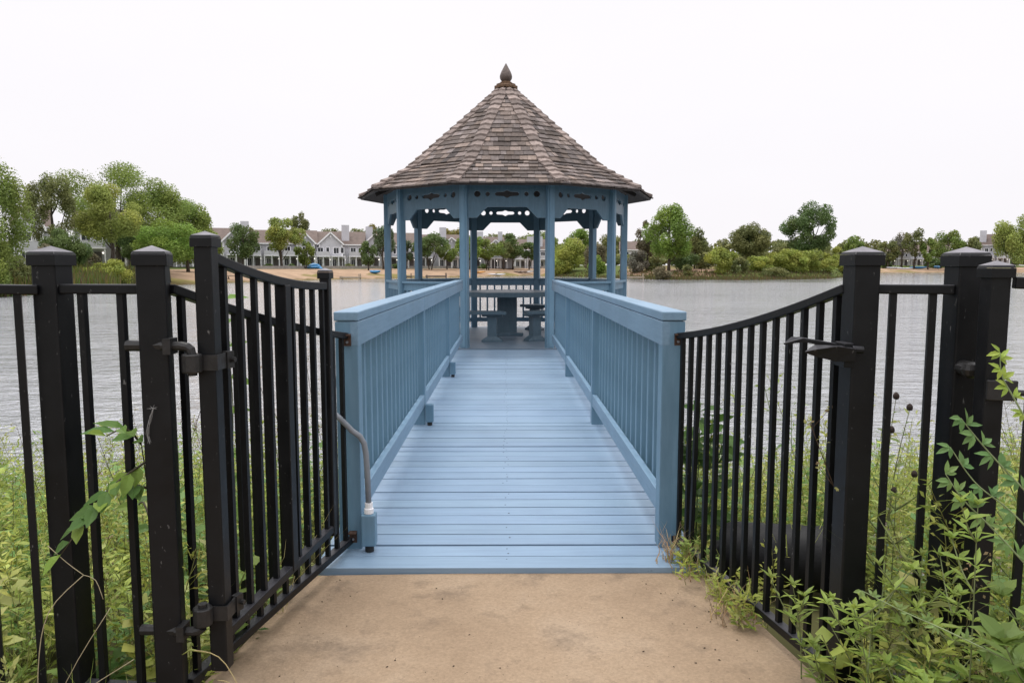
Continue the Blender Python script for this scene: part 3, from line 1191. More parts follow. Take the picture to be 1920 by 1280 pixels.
# second gate leaf folded back on the right edge of the picture
GR = thing('iron_gate', 'black iron gate leaf folded open at the right edge, hung beside the doubled posts', 'gate', (1.31, 1.94, 0.0))
iron_post(GR, 1.336, 1.985, 0.08, 1.302, 0.053, R(0), 'hinge_stile', 0.066)
fence_panel(GR, (1.372, 1.965), (2.40, 1.60), lambda t: 1.294 - 0.05 * t, 10, zb=0.15, bw=0.0195, rail_h=0.032, rail_w=0.036)
mb = MB()
mb.box((1.345, 1.945, 0.99), (0.075, 0.012, 0.055), R(-12))
mb.tube([(1.37, 1.94, 0.985), (1.47, 1.90, 0.985)], 0.009, 8)
mb.build('hinge_strap', M['hinge'], GR, bevel=0.003)

# drain pipe lying behind the right fence
DP = thing('drain_pipe', 'black plastic drain pipe lying on the bank behind the right fence', 'pipe', (1.4, 3.4, -0.15))
mb = MB()
p0, p1 = Vector((1.12, 3.62, -0.115)), Vector((1.58, 3.28, -0.03))
d = (p1 - p0).normalized()
sd_ = d.cross(Vector((0, 0, 1))).normalized()
up_ = sd_.cross(d)
K, S = 26, 28
base = len(mb.v)
for i in range(K):
    t = i / (K - 1)
    c = p0.lerp(p1, t)
    for k in range(S):
        a = 2 * math.pi * k / S
        r = 0.138 + 0.004 * (i % 2)
        cut = 0.07 * math.sin(a) + 0.03 * math.sin(3 * a + 1)     # ragged end
        sh = d * (cut * (1 - t) ** 6)
        mb.v.append(tuple(c + sh + (sd_ * math.cos(a) + up_ * math.sin(a)) * r))
for i in range(K - 1):
    for k in range(S):
        a0, b0 = i * S + k, i * S + (k + 1) % S
        mb.face([a0, b0, b0 + S, a0 + S])
o = mb.build('pipe_wall', M['pipe'], DP, smooth=True)
so_ = o.modifiers.new('wall', 'SOLIDIFY')
so_.thickness = 0.012
mb = MB()
mb.tube([p0 + Vector((-0.22, 0.1, -0.1)), p0 + Vector((0.05, 0.02, -0.05))], [0.09, 0.1], 16)
mb.build('pipe_stub', M['pipe'], DP, smooth=True)
# ------------------------------------------------------------------ far shore: houses
def house(px0, px1, d, label, gable=None, chim=(), porch=True, seed=0, hscale=1.0, base=None, sid='siding_grey', name='townhouse', roofcut=None, group='grey townhouses along the beach'):
    rnd = random.Random(seed)
    cx, cy = far((px0 + px1) / 2, d)
    W = (px1 - px0) / F * d
    z0 = ground_z(cx, cy) if base is None else base
    rot = -math.atan2(cx, cy) * 0.9
    t = thing(name, label, 'house', (cx, cy, z0), rot, group)
    h, D = 5.5 * hscale, 9.0
    zr = 8.3 * hscale
    mb = MB()
    mb.box((0, D / 2, h / 2), (W, D, h))
    for s in (-1, 1):                       # gable ends
        mb.add([(s * W / 2, 0, h), (s * W / 2, D, h), (s * W / 2, D / 2, zr - 0.1)], [(0, 1, 2)])
    if gable:
        gx0, gx1, gz = gable[0] * W - W / 2, gable[1] * W - W / 2, gable[2] * hscale
        mb.box(((gx0 + gx1) / 2, 0.3 - 0.9, h / 2 + 0.004), (gx1 - gx0, 1.8, h - 0.02))
        mb.add([(gx0, -1.5, h - 0.01), (gx1, -1.5, h - 0.01), ((gx0 + gx1) / 2, -1.5, gz)], [(0, 1, 2)])
    wall = mb.build('wall', M[sid], t, world=False)
    mb = MB()
    e = 0.45
    th = 0.16
    sl = (zr - h) / (D / 2)
    yf, yb = -e, D + e
    zf = h - e * sl
    x0, x1 = -W / 2 - 0.3, W / 2 + 0.3
    mb.add([(x0, yf, zf + 0.02), (x1, yf, zf + 0.02), (x1, D / 2, zr + 0.02), (x0, D / 2, zr + 0.02), (x1, yb, zf + 0.02), (x0, yb, zf + 0.02),
            (x0, yf, zf + th), (x1, yf, zf + th), (x1, D / 2, zr + th), (x0, D / 2, zr + th), (x1, yb, zf + th), (x0, yb, zf + th)],
           [(0, 1, 2, 3)[::-1], (3, 2, 4, 5)[::-1], (6, 7, 8, 9), (9, 8, 10, 11), (0, 1, 7, 6), (5, 4, 10, 11)[::-1], (1, 2, 8, 7), (2, 4, 10, 8), (0, 3, 9, 6)[::-1], (3, 5, 11, 9)[::-1]])
    if gable:
        gm = (gx0 + gx1) / 2
        yb2 = (gz - h) / sl
        ee = 0.35
        gs = (gz - h) / ((gx1 - gx0) / 2)
        for s, gx in ((-1, gx0), (1, gx1)):
            mb.add([(gx + s * ee, -1.85, h - ee * gs + 0.06), (gm, -1.85, gz + 0.06), (gm, yb2, gz + 0.06), (gx + s * ee, 0.2, h - ee * gs + 0.06),
                    (gx + s * ee, -1.85, h - ee * gs + 0.22), (gm, -1.85, gz + 0.22), (gm, yb2, gz + 0.22), (gx + s * ee, 0.2, h - ee * gs + 0.22)],
                   [(0, 1, 2, 3), (7, 6, 5, 4), (0, 4, 5, 1), (0, 3, 7, 4), (1, 5, 6, 2)])
    roof_o = mb.build('roof', M['house_roof'], t, world=False)
    mb = MB()                               # white boards along eaves, corners and the gable
    mb.box((0, yf - 0.05, zf + 0.05), (W + 0.6, 0.08, 0.24))
    for s in (-1, 1):
        mb.box((s * (W / 2 - 0.06), -0.03, h / 2), (0.2, 0.1, h - 0.2))
    if gable:
        for s, gx in ((-1, gx0), (1, gx1)):
            mb.bar((gx + s * ee, -1.9, h - ee * gs + 0.08), (gm, -1.9, gz + 0.08), 0.1, 0.3)
            mb.box((gx - s * 0.1, -1.53, h / 2), (0.22, 0.1, h - 0.3))
        mb.box((gm, -1.55, gz - 0.75), (0.35, 0.08, 0.6))
    mb.build('trim', M['trim'], t, world=False)
    for (u, ww, hh) in chim:
        mb = MB()
        x = u * W - W / 2
        mb.box((x, 1.7, h * 0.7 + hh / 2), (ww, 1.6, h * 0.6 + hh))
        mb.build('chimney', M['chimney'], roof_o, world=False)
    nb = max(1, int(round(W / 4.2)))
    for i in range(nb):
        xc = -W / 2 + W * (i + 0.5) / nb
        yb_ = 0.0
        if gable and gx0 - 0.9 < xc < gx1 + 0.9:
            yb_ = -1.5
            xc = min(max(xc, gx0 + 0.9), gx1 - 0.9)
        for (dx, z, wz, hz) in ((-0.55, 3.95 * hscale, 1.15, 1.25), (0.95, 4.0 * hscale, 0.6, 1.2), (-0.8, 1.25, 0.9, 1.5)):
            mb = MB()
            x = xc + dx + rnd.uniform(-0.15, 0.15)
            if gable and yb_ == 0.0 and gx0 - 0.6 < x < gx1 + 0.6:
                continue
            mb.box((x, yb_ - 0.025, z), (wz + 0.26, 0.09, hz + 0.26))
            wn = mb.build('window', M['trim'], t, world=False)
            mb = MB()
            if wz > 0.8:
                for s in (-1, 1):
                    mb.box((x + s * wz / 4, yb_ - 0.06, z), (wz / 2 - 0.06, 0.05, hz))
            else:
                mb.box((x, yb_ - 0.06, z), (wz, 0.05, hz))
            mb.build('pane', M['glass'], wn, world=False)
        mb = MB()
        mb.box((xc + 0.75, yb_ - 0.03, 1.05), (0.95, 0.08, 2.1))
        mb.build('door', M['door'], t, world=False)
        if porch:
            pw = W / nb * 0.86
            py = yb_ - 1.0
            mb = MB()
            mb.box((xc, py, 2.62), (pw, 2.0, 0.2))
            pr = mb.build('porch_roof', M['trim'], t, world=False)
            for s in (-1, 0, 1):
                mb = MB()
                mb.box((xc + s * (pw / 2 - 0.12), py - 0.86, 1.25), (0.15, 0.15, 2.5))
                mb.build('porch_post', M['trim'], pr, world=False)
            if rnd.random() < 0.75:
                mb = MB()
                mb.box((xc, py - 0.9, 3.22), (pw - 0.1, 0.06, 0.95))
                for s in (-1, 1):
                    mb.box((xc + s * (pw / 2 - 0.08), py, 3.22), (0.06, 1.7, 0.95))
                mb.build('balcony', M['siding_pale'], t, world=False)
            mb = MB()
            mb.lathe((xc + 1.42, yb_ - 0.12, 1.85), [(0.02, 0), (0.09, 0.06), (0.10, 0.14), (0.02, 0.2)], 8)
            mb.build('porch_lamp', M['lamp'], t, world=False)
    return t


house(385, 462, 158, 'grey townhouse with brown roof and a chimney, behind the tall left gate post', gable=(0.45, 0.95, 7.7), chim=((0.96, 1.7, 4.3),), seed=1)
house(464, 592, 166, 'long grey townhouse with brown roof, behind the yellowing tree', gable=(0.72, 0.97, 7.5), chim=((0.42, 1.7, 4.2),), seed=2, sid='siding_grey')
house(594, 682, 170, 'townhouse with a white trimmed gable and balconies, above the blue covered boats', gable=(0.08, 0.56, 7.9), chim=((0.62, 1.7, 4.3),), seed=3, sid='siding_pale')
house(684, 782, 176, 'townhouse behind the narrow round tree and the leftmost gazebo columns', gable=(0.0, 0.42, 7.8), chim=((0.10, 1.6, 4.2),), seed=4)
house(784, 874, 186, 'townhouse seen through the gazebo, left of its front left column, with a tall pale chimney', gable=(0.5, 0.9, 7.4), chim=((0.52, 1.7, 4.6),), seed=5)
house(876, 962, 198, 'townhouse seen through the middle of the gazebo, left part, with two pale chimneys', gable=(0.45, 0.8, 7.4), chim=((0.28, 1.7, 4.2), (0.72, 1.2, 4.2)), seed=6)
house(964, 1034, 212, 'townhouse seen through the middle of the gazebo at its right, with white porches', chim=((0.55, 4.5, 3.6),), seed=7, sid='siding_pale')
house(150, 262, 108, 'nearer grey house with a dark upper window, behind the big trees on the left', seed=8, base=1.35, chim=(), group=None)
house(34, 92, 118, 'pale house whose gable peak shows left of the olive tree', gable=(0.15, 0.85, 9.6), seed=9, base=1.6, hscale=1.12, sid='siding_pale', porch=False, group=None)
house(290, 384, 140, 'grey house with white posts half hidden behind the slanting row of left trees', seed=10, base=1.3, group=None)
house(1066, 1098, 250, 'white walled house top above the pale willows right of the gazebo entrance', seed=12, base=2.3, sid='siding_pale', porch=False, name='house', group=None)
house(1162, 1200, 265, 'small pale house roof just right of the gazebo, low among the bushes', seed=13, base=1.9, sid='siding_pale', porch=False, name='house', group=None)
house(1662, 1726, 305, 'white house mostly hidden by the thin grey trees on the far right beach', seed=14, base=1.8, sid='siding_pale', name='house', group=None)
house(1728, 1776, 310, 'white house between the grey trees and the doubled fence posts', seed=15, base=1.8, sid='siding_pale', name='house', group=None)
house(1842, 1888, 292, 'tall grey house with brown roof and chimney above the doubled right posts', gable=(0.55, 0.98, 10.5), chim=((0.05, 2.2, 5.5),), seed=16, base=2.2, hscale=1.42, sid='siding_grey', name='house', group=None)

# retaining wall between the beach and the lawns
rw = thing('retaining_wall', 'low pale stone retaining wall between the sandy beach and the townhouses', 'wall', (*far(640, 160), 0.6))
mb = MB()
pts = []
for px in range(400, 1036, 12):
    d = shore_d(px) + 31
    x, y = far(px, d)
    pts.append((x, y, 0.98))
mb.sweep(pts, 0.5, 1.0)
mb.build('wall', M['stone'], rw)

# ------------------------------------------------------------------ trees
GREEN = {'green': (0.118, 0.155, 0.036), 'dark': (0.074, 0.108, 0.035), 'olive': (0.112, 0.122, 0.044), 'yellow': (0.172, 0.196, 0.048),
         'bright': (0.122, 0.178, 0.034), 'willow': (0.178, 0.20, 0.042), 'brown': (0.115, 0.102, 0.060), 'blue': (0.074, 0.104, 0.052),
         'grey': (0.135, 0.128, 0.100), 'gold': (0.185, 0.162, 0.05)}


def foliage(rnd, cen, rx, ry, rz, n, s, col, clumps, gap=0.8, cr=(0.26, 0.44), flat=0.0, jitter=0.18, lean=0.0):
    rs = np.random.RandomState(rnd.randint(0, 10 ** 6))
    cl = []
    for i in range(clumps):
        while True:
            p = rs.uniform(-1, 1, 3)
            if flat and p[2] < -flat:
                continue
            q = np.linalg.norm(p)
            if 0.25 < q < 1:
                break
        p = p / q * (q ** 0.45) * gap
        r = rs.uniform(*cr)
        cl.append((p, r, rs.uniform(1 - jitter, 1 + jitter), rs.uniform(-0.035, 0.04)))
    tot = sum(c[1] ** 2 for c in cl)
    allv, allc = [], []
    for p, r, k, hue in cl:
        m = max(8, int(n * r * r / tot))
        o = rs.normal(size=(m, 3))
        o /= np.linalg.norm(o, axis=1)[:, None]
        rad = rs.uniform(0.2, 1, (m, 1)) ** 0.5 * rs.uniform(0.85, 1.0, (m, 1))
        pos = (p + o * rad * r) * np.array([rx, ry, rz])
        pos[:, 0] += lean * pos[:, 2]
        pos += np.array(cen)
        nr = rs.normal(size=(m, 3)) * 0.75 + o * 0.8 + np.array([0, 0, 0.35])
        nr /= np.linalg.norm(nr, axis=1)[:, None]
        a = np.cross(nr, rs.normal(size=(m, 3)))
        a /= np.linalg.norm(a, axis=1)[:, None] + 1e-9
        b = np.cross(nr, a)
        sz = s * rs.uniform(0.55, 1.15, (m, 1))
        quad = np.stack([pos - a * sz * 0.5, pos + b * sz * 0.36 - a * sz * 0.05, pos + a * sz * 0.5, pos - b * sz * 0.36 - a * sz * 0.05], 1)
        allv.append(quad.reshape(-1, 3))
        c = np.array(col)[None, :] * (1.72 if cen[1] < 130 else 1.6) * (k * rs.uniform(0.78, 1.22, (m, 1)))
        c = c * np.array([[1 + hue * 2.2, 1.0, 1 - hue]])
        allc.append(c)
    return np.concatenate(allv), np.clip(np.concatenate(allc), 0.005, 1), cl


def tree(px, wpx, top, d, kind, label, seed, bf=0.25, clumps=26, gap=0.78, cr=(0.26, 0.44), trunk=1, dens=5.0, leaf=None, group=None, cat='tree', name='tree', lean=0.0, zoff=0.0, jit=0.18):
    rnd = random.Random(seed)
    x, y = far(px, d)
    W = wpx / F * d
    z0 = ground_z(x, y) + zoff
    ztop = CAM_H + d * elev(top)
    H = ztop - z0
    t = thing(name, label, cat, (x, y, z0), 0, group)
    rz = H * (1 - bf) / 2
    rx = W / 2
    cen = (x, y, z0 + H * (1 + bf) / 2)
    s = leaf or max(0.17, d * 0.0025)
    n = int(min(24000, dens * 1.7 * math.pi * rx * rz / (0.36 * s * s)))
    V, cc, cl = foliage(rnd, cen, rx, rx * 0.9, rz, n, s, GREEN[kind], clumps, gap, cr, lean=lean, jitter=jit)
    np_mesh('crown', V, 4, M['leaf'], t, cc)
    if trunk:
        mb = MB()
        for q in range(trunk):
            ox = rnd.uniform(-1, 1) * 0.10 * rx * (trunk > 1)
            r0 = max(0.10, H * 0.022) * (1 if trunk == 1 else 0.7)
            tipx = ox * 4 + lean * rz * 0.4
            pts, rad = [], []
            for i in range(6):
                u = i / 5
                pts.append((x + ox + (tipx - ox) * u + rnd.uniform(-1, 1) * 0.012 * H, y + rnd.uniform(-1, 1) * 0.02 * H, z0 - 0.15 + (H * (0.72)) * u))
                rad.append(r0 * (1.25 - u))
            mb.tube(pts, rad, 7)
            for p, r, k, h in cl[q * 5:q * 5 + 6]:
                e = Vector((cen[0] + p[0] * rx * 0.85, cen[1] + p[1] * rx * 0.8, cen[2] + p[2] * rz * 0.85))
                b0 = Vector(pts[2 + (int(k * 100) % 3)])
                if e.z < b0.z:
                    b0 = Vector(pts[1])
                mid = b0.lerp(e, 0.5) + Vector((0, 0, -0.04 * H))
                mb.tube([b0, mid, e], [r0 * 0.42, r0 * 0.28, r0 * 0.1], 5)
        mb.build('trunk', M['bark'], t, smooth=True)
    return t


# left bank
tree(-4, 128, 286, 56, 'green', 'large green tree cut by the left edge of the picture', 21, bf=0.1, clumps=34, gap=0.8)
tree(-20, 90, 420, 54, 'green', 'low leafy tree at the left edge below the large green one', 22, bf=0.0, clumps=20, trunk=0)
tree(104, 92, 316, 80, 'olive', 'thin olive tree with bare twigs right of the left edge tree', 23, bf=0.22, clumps=20, cr=(0.22, 0.36), dens=3.4, gap=0.86)
tree(122, 86, 425, 76, 'dark', 'small dense dark green tree under the thin olive tree', 24, bf=0.05, clumps=18)
tree(222, 212, 297, 98, 'green', 'tall broad tree at the top of the left tree group', 25, bf=0.22, clumps=34, cr=(0.2, 0.36), gap=0.85, dens=4.0)
tree(212, 128, 338, 84, 'yellow', 'yellow green willow with a bare trunk in front of the grey house', 26, bf=0.30, clumps=28, cr=(0.22, 0.38))
tree(300, 140, 345, 102, 'green', 'dark leaning tree on the right slope of the left tree group', 27, bf=0.15, clumps=26)
tree(352, 112, 374, 112, 'green', 'rightmost tree of the left group, tapering toward the tall gate post', 28, bf=0.12, clumps=26)
tree(316, 124, 408, 92, 'bright', 'light green tree low in front of the left group', 29, bf=0.25, clumps=24)
tree(262, 80, 428, 96, 'dark', 'dark low tree between the willow and the light green tree', 30, bf=0.2, clumps=20)
tree(392, 50, 432, 128, 'green', 'small tree just left of the tall gate post top', 31, bf=0.15, clumps=16)
# along the beach
tree(457, 68, 419, 141, 'dark', 'round dark green tree by the grey townhouse right of the tall gate post', 32, bf=0.24, clumps=24, cr=(0.3, 0.46))
tree(531, 82, 404, 147, 'yellow', 'yellowing tree with several thin trunks in front of the townhouses', 33, bf=0.28, clumps=28, cr=(0.2, 0.36), trunk=3)
tree(563, 42, 397, 205, 'olive', 'dark tree rising behind the brown townhouse roof', 34, bf=0.3, clumps=16)
tree(573, 38, 447, 152, 'green', 'small narrow green tree right of the yellowing tree', 35, bf=0.12, clumps=14, trunk=2)
tree(691, 34, 450, 156, 'dark', 'narrow rounded dark tree by the end of the gabled townhouse', 36, bf=0.12, clumps=16, cr=(0.3, 0.46))
tree(718, 50, 424, 163, 'blue', 'dark bluish tree half covered by the gazebo left columns', 37, bf=0.25, clumps=20)
tree(625, 64, 421, 240, 'olive', 'wide olive tree top behind the gabled townhouse roof', 38, bf=0.3, clumps=18)
tree(704, 40, 418, 250, 'gold', 'golden tree top behind the roofs left of the gazebo', 39, bf=0.3, clumps=14)
tree(480, 40, 424, 215, 'gold', 'yellowish tree top beside the chimney of the long townhouse', 40, bf=0.3, clumps=12)
tree(667, 70, 430, 262, 'olive', 'low olive tree line between the chimneys left of the gazebo', 41, bf=0.25, clumps=18)
BEACH = 'round trees in a row along the beach seen through the gazebo'
tree(762, 30, 446, 168, 'blue', 'narrow bluish tree between the two left gazebo columns', 42, bf=0.2, clumps=14, group=BEACH)
tree(806, 74, 436, 168, 'dark', 'broad dark tree right of the back left gazebo column', 43, bf=0.3, clumps=24, trunk=2, group=BEACH)
tree(838, 40, 452, 172, 'green', 'small tree left of the front left gazebo column', 44, bf=0.25, clumps=14, group=BEACH)
tree(880, 58, 437, 181, 'bright', 'light green tree just right of the front left gazebo column', 45, bf=0.25, clumps=20, group=BEACH)
tree(916, 62, 446, 186, 'green', 'wide low green tree over the porches right of the dark back column', 46, bf=0.32, clumps=20, trunk=2, group=BEACH)
tree(962, 54, 435, 196, 'dark', 'tallest dark tree in the middle opening of the gazebo', 47, bf=0.3, clumps=20, group=BEACH)
tree(992, 38, 451, 200, 'dark', 'small dark tree left of the back right gazebo column', 48, bf=0.32, clumps=16, group=BEACH)
tree(944, 36, 452, 192, 'olive', 'small olive tree left of the tallest tree in the gazebo opening', 49, bf=0.34, clumps=14, group=BEACH)
tree(850, 60, 424, 262, 'gold', 'golden tree behind the chimney seen through the gazebo', 50, bf=0.3, clumps=14)
tree(925, 90, 436, 290, 'olive', 'distant olive tree line over the roofs in the gazebo opening', 51, bf=0.2, clumps=20)
tree(1010, 80, 434, 300, 'green', 'distant green tree line at the right of the gazebo opening', 52, bf=0.2, clumps=20)
# right spit
tree(1085, 56, 427, 205, 'bright', 'light green tree behind the willows right of the entrance columns', 53, bf=0.2, clumps=20)
tree(1150, 70, 440, 320, 'olive', 'distant olive trees seen past the right gazebo columns', 54, bf=0.2, clumps=18)
tree(1214, 52, 408, 150, 'brown', 'brownish thin tree left of the bright green tree', 55, bf=0.25, clumps=18, dens=3.2, cr=(0.2, 0.36))
tree(1254, 100, 379, 140, 'bright', 'bright green tree with a short trunk on the right spit', 56, bf=0.13, clumps=32, cr=(0.24, 0.4))
tree(1302, 50, 426, 152, 'olive', 'dull olive tree right behind the bright green tree', 57, bf=0.12, clumps=18)
tree(1404, 80, 419, 146, 'olive', 'rounded olive green tree in the middle of the right spit', 58, bf=0.2, clumps=26)
tree(1404, 66, 428, 148, 'dark', 'dark lower boughs beside the rounded olive tree', 59, bf=0.25, clumps=16, gap=0.7)
tree(1521, 106, 382, 176, 'dark', 'large dark spreading tree behind the yellow green bushes', 60, bf=0.18, clumps=40, cr=(0.2, 0.34), gap=0.85)
tree(1480, 70, 448, 190, 'olive', 'olive tree at the left foot of the large dark tree', 61, bf=0.1, clumps=18)
tree(1604, 54, 438, 214, 'green', 'green tree above the cap of the right fence end post', 62, bf=0.15, clumps=18)
tree(1566, 50, 462, 190, 'willow', 'pale green tree between the dark tree and the end post', 63, bf=0.05, clumps=16, trunk=0)
GR_R = 'trees by the far right beach'
tree(1664, 44, 448, 292, 'olive', 'olive tree at the left end of the far right beach', 64, bf=0.2, clumps=16, group=GR_R)
tree(1690, 44, 430, 300, 'grey', 'thin greyish tree with bare branches by the right beach', 65, bf=0.25, clumps=18, dens=2.4, group=GR_R)
tree(1714, 44, 428, 290, 'olive', 'dark topped olive tree beside the thin greyish tree', 66, bf=0.25, clumps=18, dens=3.4, group=GR_R)
tree(1740, 36, 446, 286, 'green', 'small green tree left of the broad tree by the right beach', 67, bf=0.2, clumps=14, group=GR_R)
tree(1776, 58, 431, 288, 'green', 'broad green tree left of the doubled right posts', 68, bf=0.2, clumps=22, group=GR_R)
tree(1816, 48, 442, 284, 'olive', 'olive tree just above the doubled right posts', 69, bf=0.2, clumps=18, group=GR_R)
tree(1898, 74, 399, 262, 'yellow', 'yellowish green tree at the right edge beside the tall house', 70, bf=0.15, clumps=26)
tree(1870, 60, 434, 330, 'olive', 'distant olive trees behind the tall house at right', 71, bf=0.2, clumps=16)
# background belts of trees, far off
def belt(name, label, segs, kind, seed):
    rnd = random.Random(seed)
    VV, CC = [], []
    for (px, wpx, top, d) in segs:
        x, y = far(px, d)
        z0 = 2.0
        H = CAM_H + d * elev(top) - z0
        V, cc, cl = foliage(rnd, (x, y, z0 + H * 0.5), wpx / F * d / 2, 8, H * 0.52, 1500, d * 0.0038, GREEN[kind], 14, 0.75)
        VV.append(V)
        CC.append(cc)
    o = np_mesh(name, np.concatenate(VV), 4, M['leaf'], None, np.concatenate(CC))
    tag(o, label, 'wood', kind='stuff')


rb = random.Random(77)
belt('distant_wood', 'distant line of olive woods low on the horizon behind the houses', [(px, 70, 446 + rb.uniform(-6, 5), 390 + rb.uniform(-10, 30)) for px in range(-300, 2300, 38)], 'olive', 5)


belt('undergrowth', 'low hazy undergrowth filling the land behind the trees of the right spit', [(px, 54, 474 + rb.uniform(-7, 5), 215 + rb.uniform(-20, 30)) for px in range(1040, 1640, 22)], 'olive', 6)
belt('undergrowth', 'low undergrowth behind the trees of the far right beach', [(px, 50, 484 + rb.uniform(-6, 4), 335 + rb.uniform(-10, 20)) for px in range(1620, 2150, 22)], 'dark', 7)
belt('undergrowth', 'low undergrowth behind the reeds on the left bank', [(px, 60, 462 + rb.uniform(-12, 8), 118 + rb.uniform(-6, 14)) for px in range(-220, 300, 30)], 'dark', 8)


# bushes on the banks
def bush(px, wpx, top, d, kind, label, seed, group=None):
    tree(px, wpx, top, d, kind, label, seed, bf=-0.06, clumps=18, gap=0.72, cr=(0.3, 0.5), trunk=0, cat='bush', name='bush', group=group, dens=5.5, jit=0.2)


bush(212, 86, 486, 78, 'willow', 'yellow green bush between the two left fence posts', 81)
bush(168, 40, 470, 82, 'brown', 'brownish shrub left of the yellow green bush on the left bank', 82)
bush(152, 70, 500, 76, 'willow', 'low grassy bush at the foot of the brownish shrub', 83)
bush(20, 90, 470, 60, 'olive', 'olive bush in the reeds at the left edge', 84)
bush(88, 60, 452, 68, 'brown', 'dry brown shrub behind the cap of the left fence post', 85)
WB = 'yellow green willow bushes on the right spit'
bush(1068, 74, 446, 176, 'willow', 'large yellow willow bush seen through the right gazebo bay', 86, WB)
bush(1052, 50, 462, 172, 'willow', 'lower willow bush beside the front right column of the gazebo', 87, WB)
bush(1118, 54, 452, 168, 'brown', 'brownish willow bush between the right gazebo columns', 88)
bush(1120, 36, 478, 160, 'bright', 'small light green bush between the right gazebo columns', 89)
bush(1196, 46, 468, 148, 'grey', 'greyish shrub just right of the gazebo', 90)
bush(1282, 60, 470, 146, 'dark', 'dark undergrowth behind the trunk of the bright green tree', 91)
bush(1343, 60, 463, 134, 'willow', 'rounded light green bush right of the bright green tree', 92, WB)
bush(1290, 24, 496, 132, 'olive', 'small olive bush on the sandy gap of the right spit', 93)
bush(1388, 40, 482, 133, 'olive', 'olive bush next to the rounded light green bush', 94)
bush(1424, 62, 478, 138, 'willow', 'light bush under the rounded olive tree', 95, WB)
bush(1470, 76, 466, 142, 'willow', 'tallest yellow green bush left of the dark tree on the spit', 96, WB)
bush(1516, 66, 466, 146, 'willow', 'yellow green bush beneath the large dark tree', 97, WB)
bush(1548, 58, 484, 148, 'willow', 'brightest low bush at the right end of the spit', 98, WB)
bush(1585, 50, 478, 170, 'willow', 'bush partly hidden by the right fence end post', 99, WB)
bush(1240, 40, 498, 128, 'brown', 'dry brown scrub at the water edge under the bright green tree', 100)
bush(1450, 60, 500, 131, 'olive', 'low olive scrub at the water edge of the spit', 101)
bush(1366, 44, 470, 140, 'willow', 'light bush between the rounded light bush and the olive tree', 104, WB)
bush(1446, 58, 472, 145, 'willow', 'light bush joining the olive tree to the tallest willow bush', 105, WB)
bush(1496, 50, 474, 141, 'willow', 'pale bush filling the gap left of the bush beneath the dark tree', 106, WB)
bush(1225, 40, 478, 150, 'olive', 'olive scrub left of the trunk of the bright green tree', 107)
bush(1320, 50, 476, 152, 'olive', 'olive scrub behind the sandy gap of the right spit', 108)
bush(1660, 30, 480, 296, 'dark', 'dark shrub at the left end of the right beach', 102)
bush(1755, 44, 482, 300, 'dark', 'dark hedge shrub at the foot of the broad tree by the right beach', 103)
for i, (px, d, kd, lab) in enumerate(((505, 160, 'dark', 'low hedge shrub on the wall below the yellowing tree'), (548, 163, 'dark', 'small dark shrub on the wall left of the blue covered boats'),
                                      (655, 166, 'olive', 'low shrub on the wall under the gabled townhouse'), (742, 172, 'dark', 'low shrub on the wall just inside the left gazebo columns'),
                                      (905, 192, 'dark', 'low shrub on the wall in the middle gazebo opening'))):
    bush(px, 20, 494, d, kd, lab, 110 + i, 'low shrubs along the retaining wall')


# reeds and bank grass
def blades(name, label, n, area, h, wd, cols, seed, cat='grass'):
    rs = np.random.RandomState(seed)
    V, CC = [], []
    for i in range(n):
        x, y = area(rs)
        z = ground_z(x, y) - 0.05
        hh = h * rs.uniform(0.55, 1.15)
        a = rs.uniform(0, 6.283)
        dx, dy = math.cos(a) * wd, math.sin(a) * wd
        lx, ly = rs.normal(0, 0.16, 2) * hh
        V += [(x - dx, y - dy, z), (x + dx, y + dy, z), (x + dx * 0.2 + lx, y + dy * 0.2 + ly, z + hh), (x - dx * 0.2 + lx, y - dy * 0.2 + ly, z + hh)]
        c = cols[rs.randint(len(cols))]
        CC.append([q * rs.uniform(0.75, 1.25) for q in c])
    o = np_mesh(name, np.array(V, dtype=float), 4, M['weed'], None, np.array(CC))
    tag(o, label, cat, kind='stuff')


def left_bank(rs):
    px = rs.uniform(-300, 255)
    d = shore_d(px) + rs.uniform(-0.5, 14)
    return far(px, d)


def right_bank(rs):
    px = rs.choice([rs.uniform(1035, 1600), rs.uniform(1180, 1560)])
    d = shore_d(px) + (rs.uniform(-0.5, 3.0) if rs.rand() < 0.65 else rs.uniform(3, 14))
    return far(px, d)


blades('reeds', 'tall brownish green reeds along the left bank of the lake', 9000, left_bank, 1.5, 0.07,
       [(0.15, 0.145, 0.04), (0.12, 0.14, 0.035), (0.16, 0.125, 0.06), (0.10, 0.13, 0.03)], 3, 'reeds')
blades('bank_grass', 'dry olive grass along the water edge of the right spit', 6500, right_bank, 0.55, 0.10,
       [(0.13, 0.115, 0.045), (0.11, 0.115, 0.035), (0.15, 0.12, 0.06)], 4)


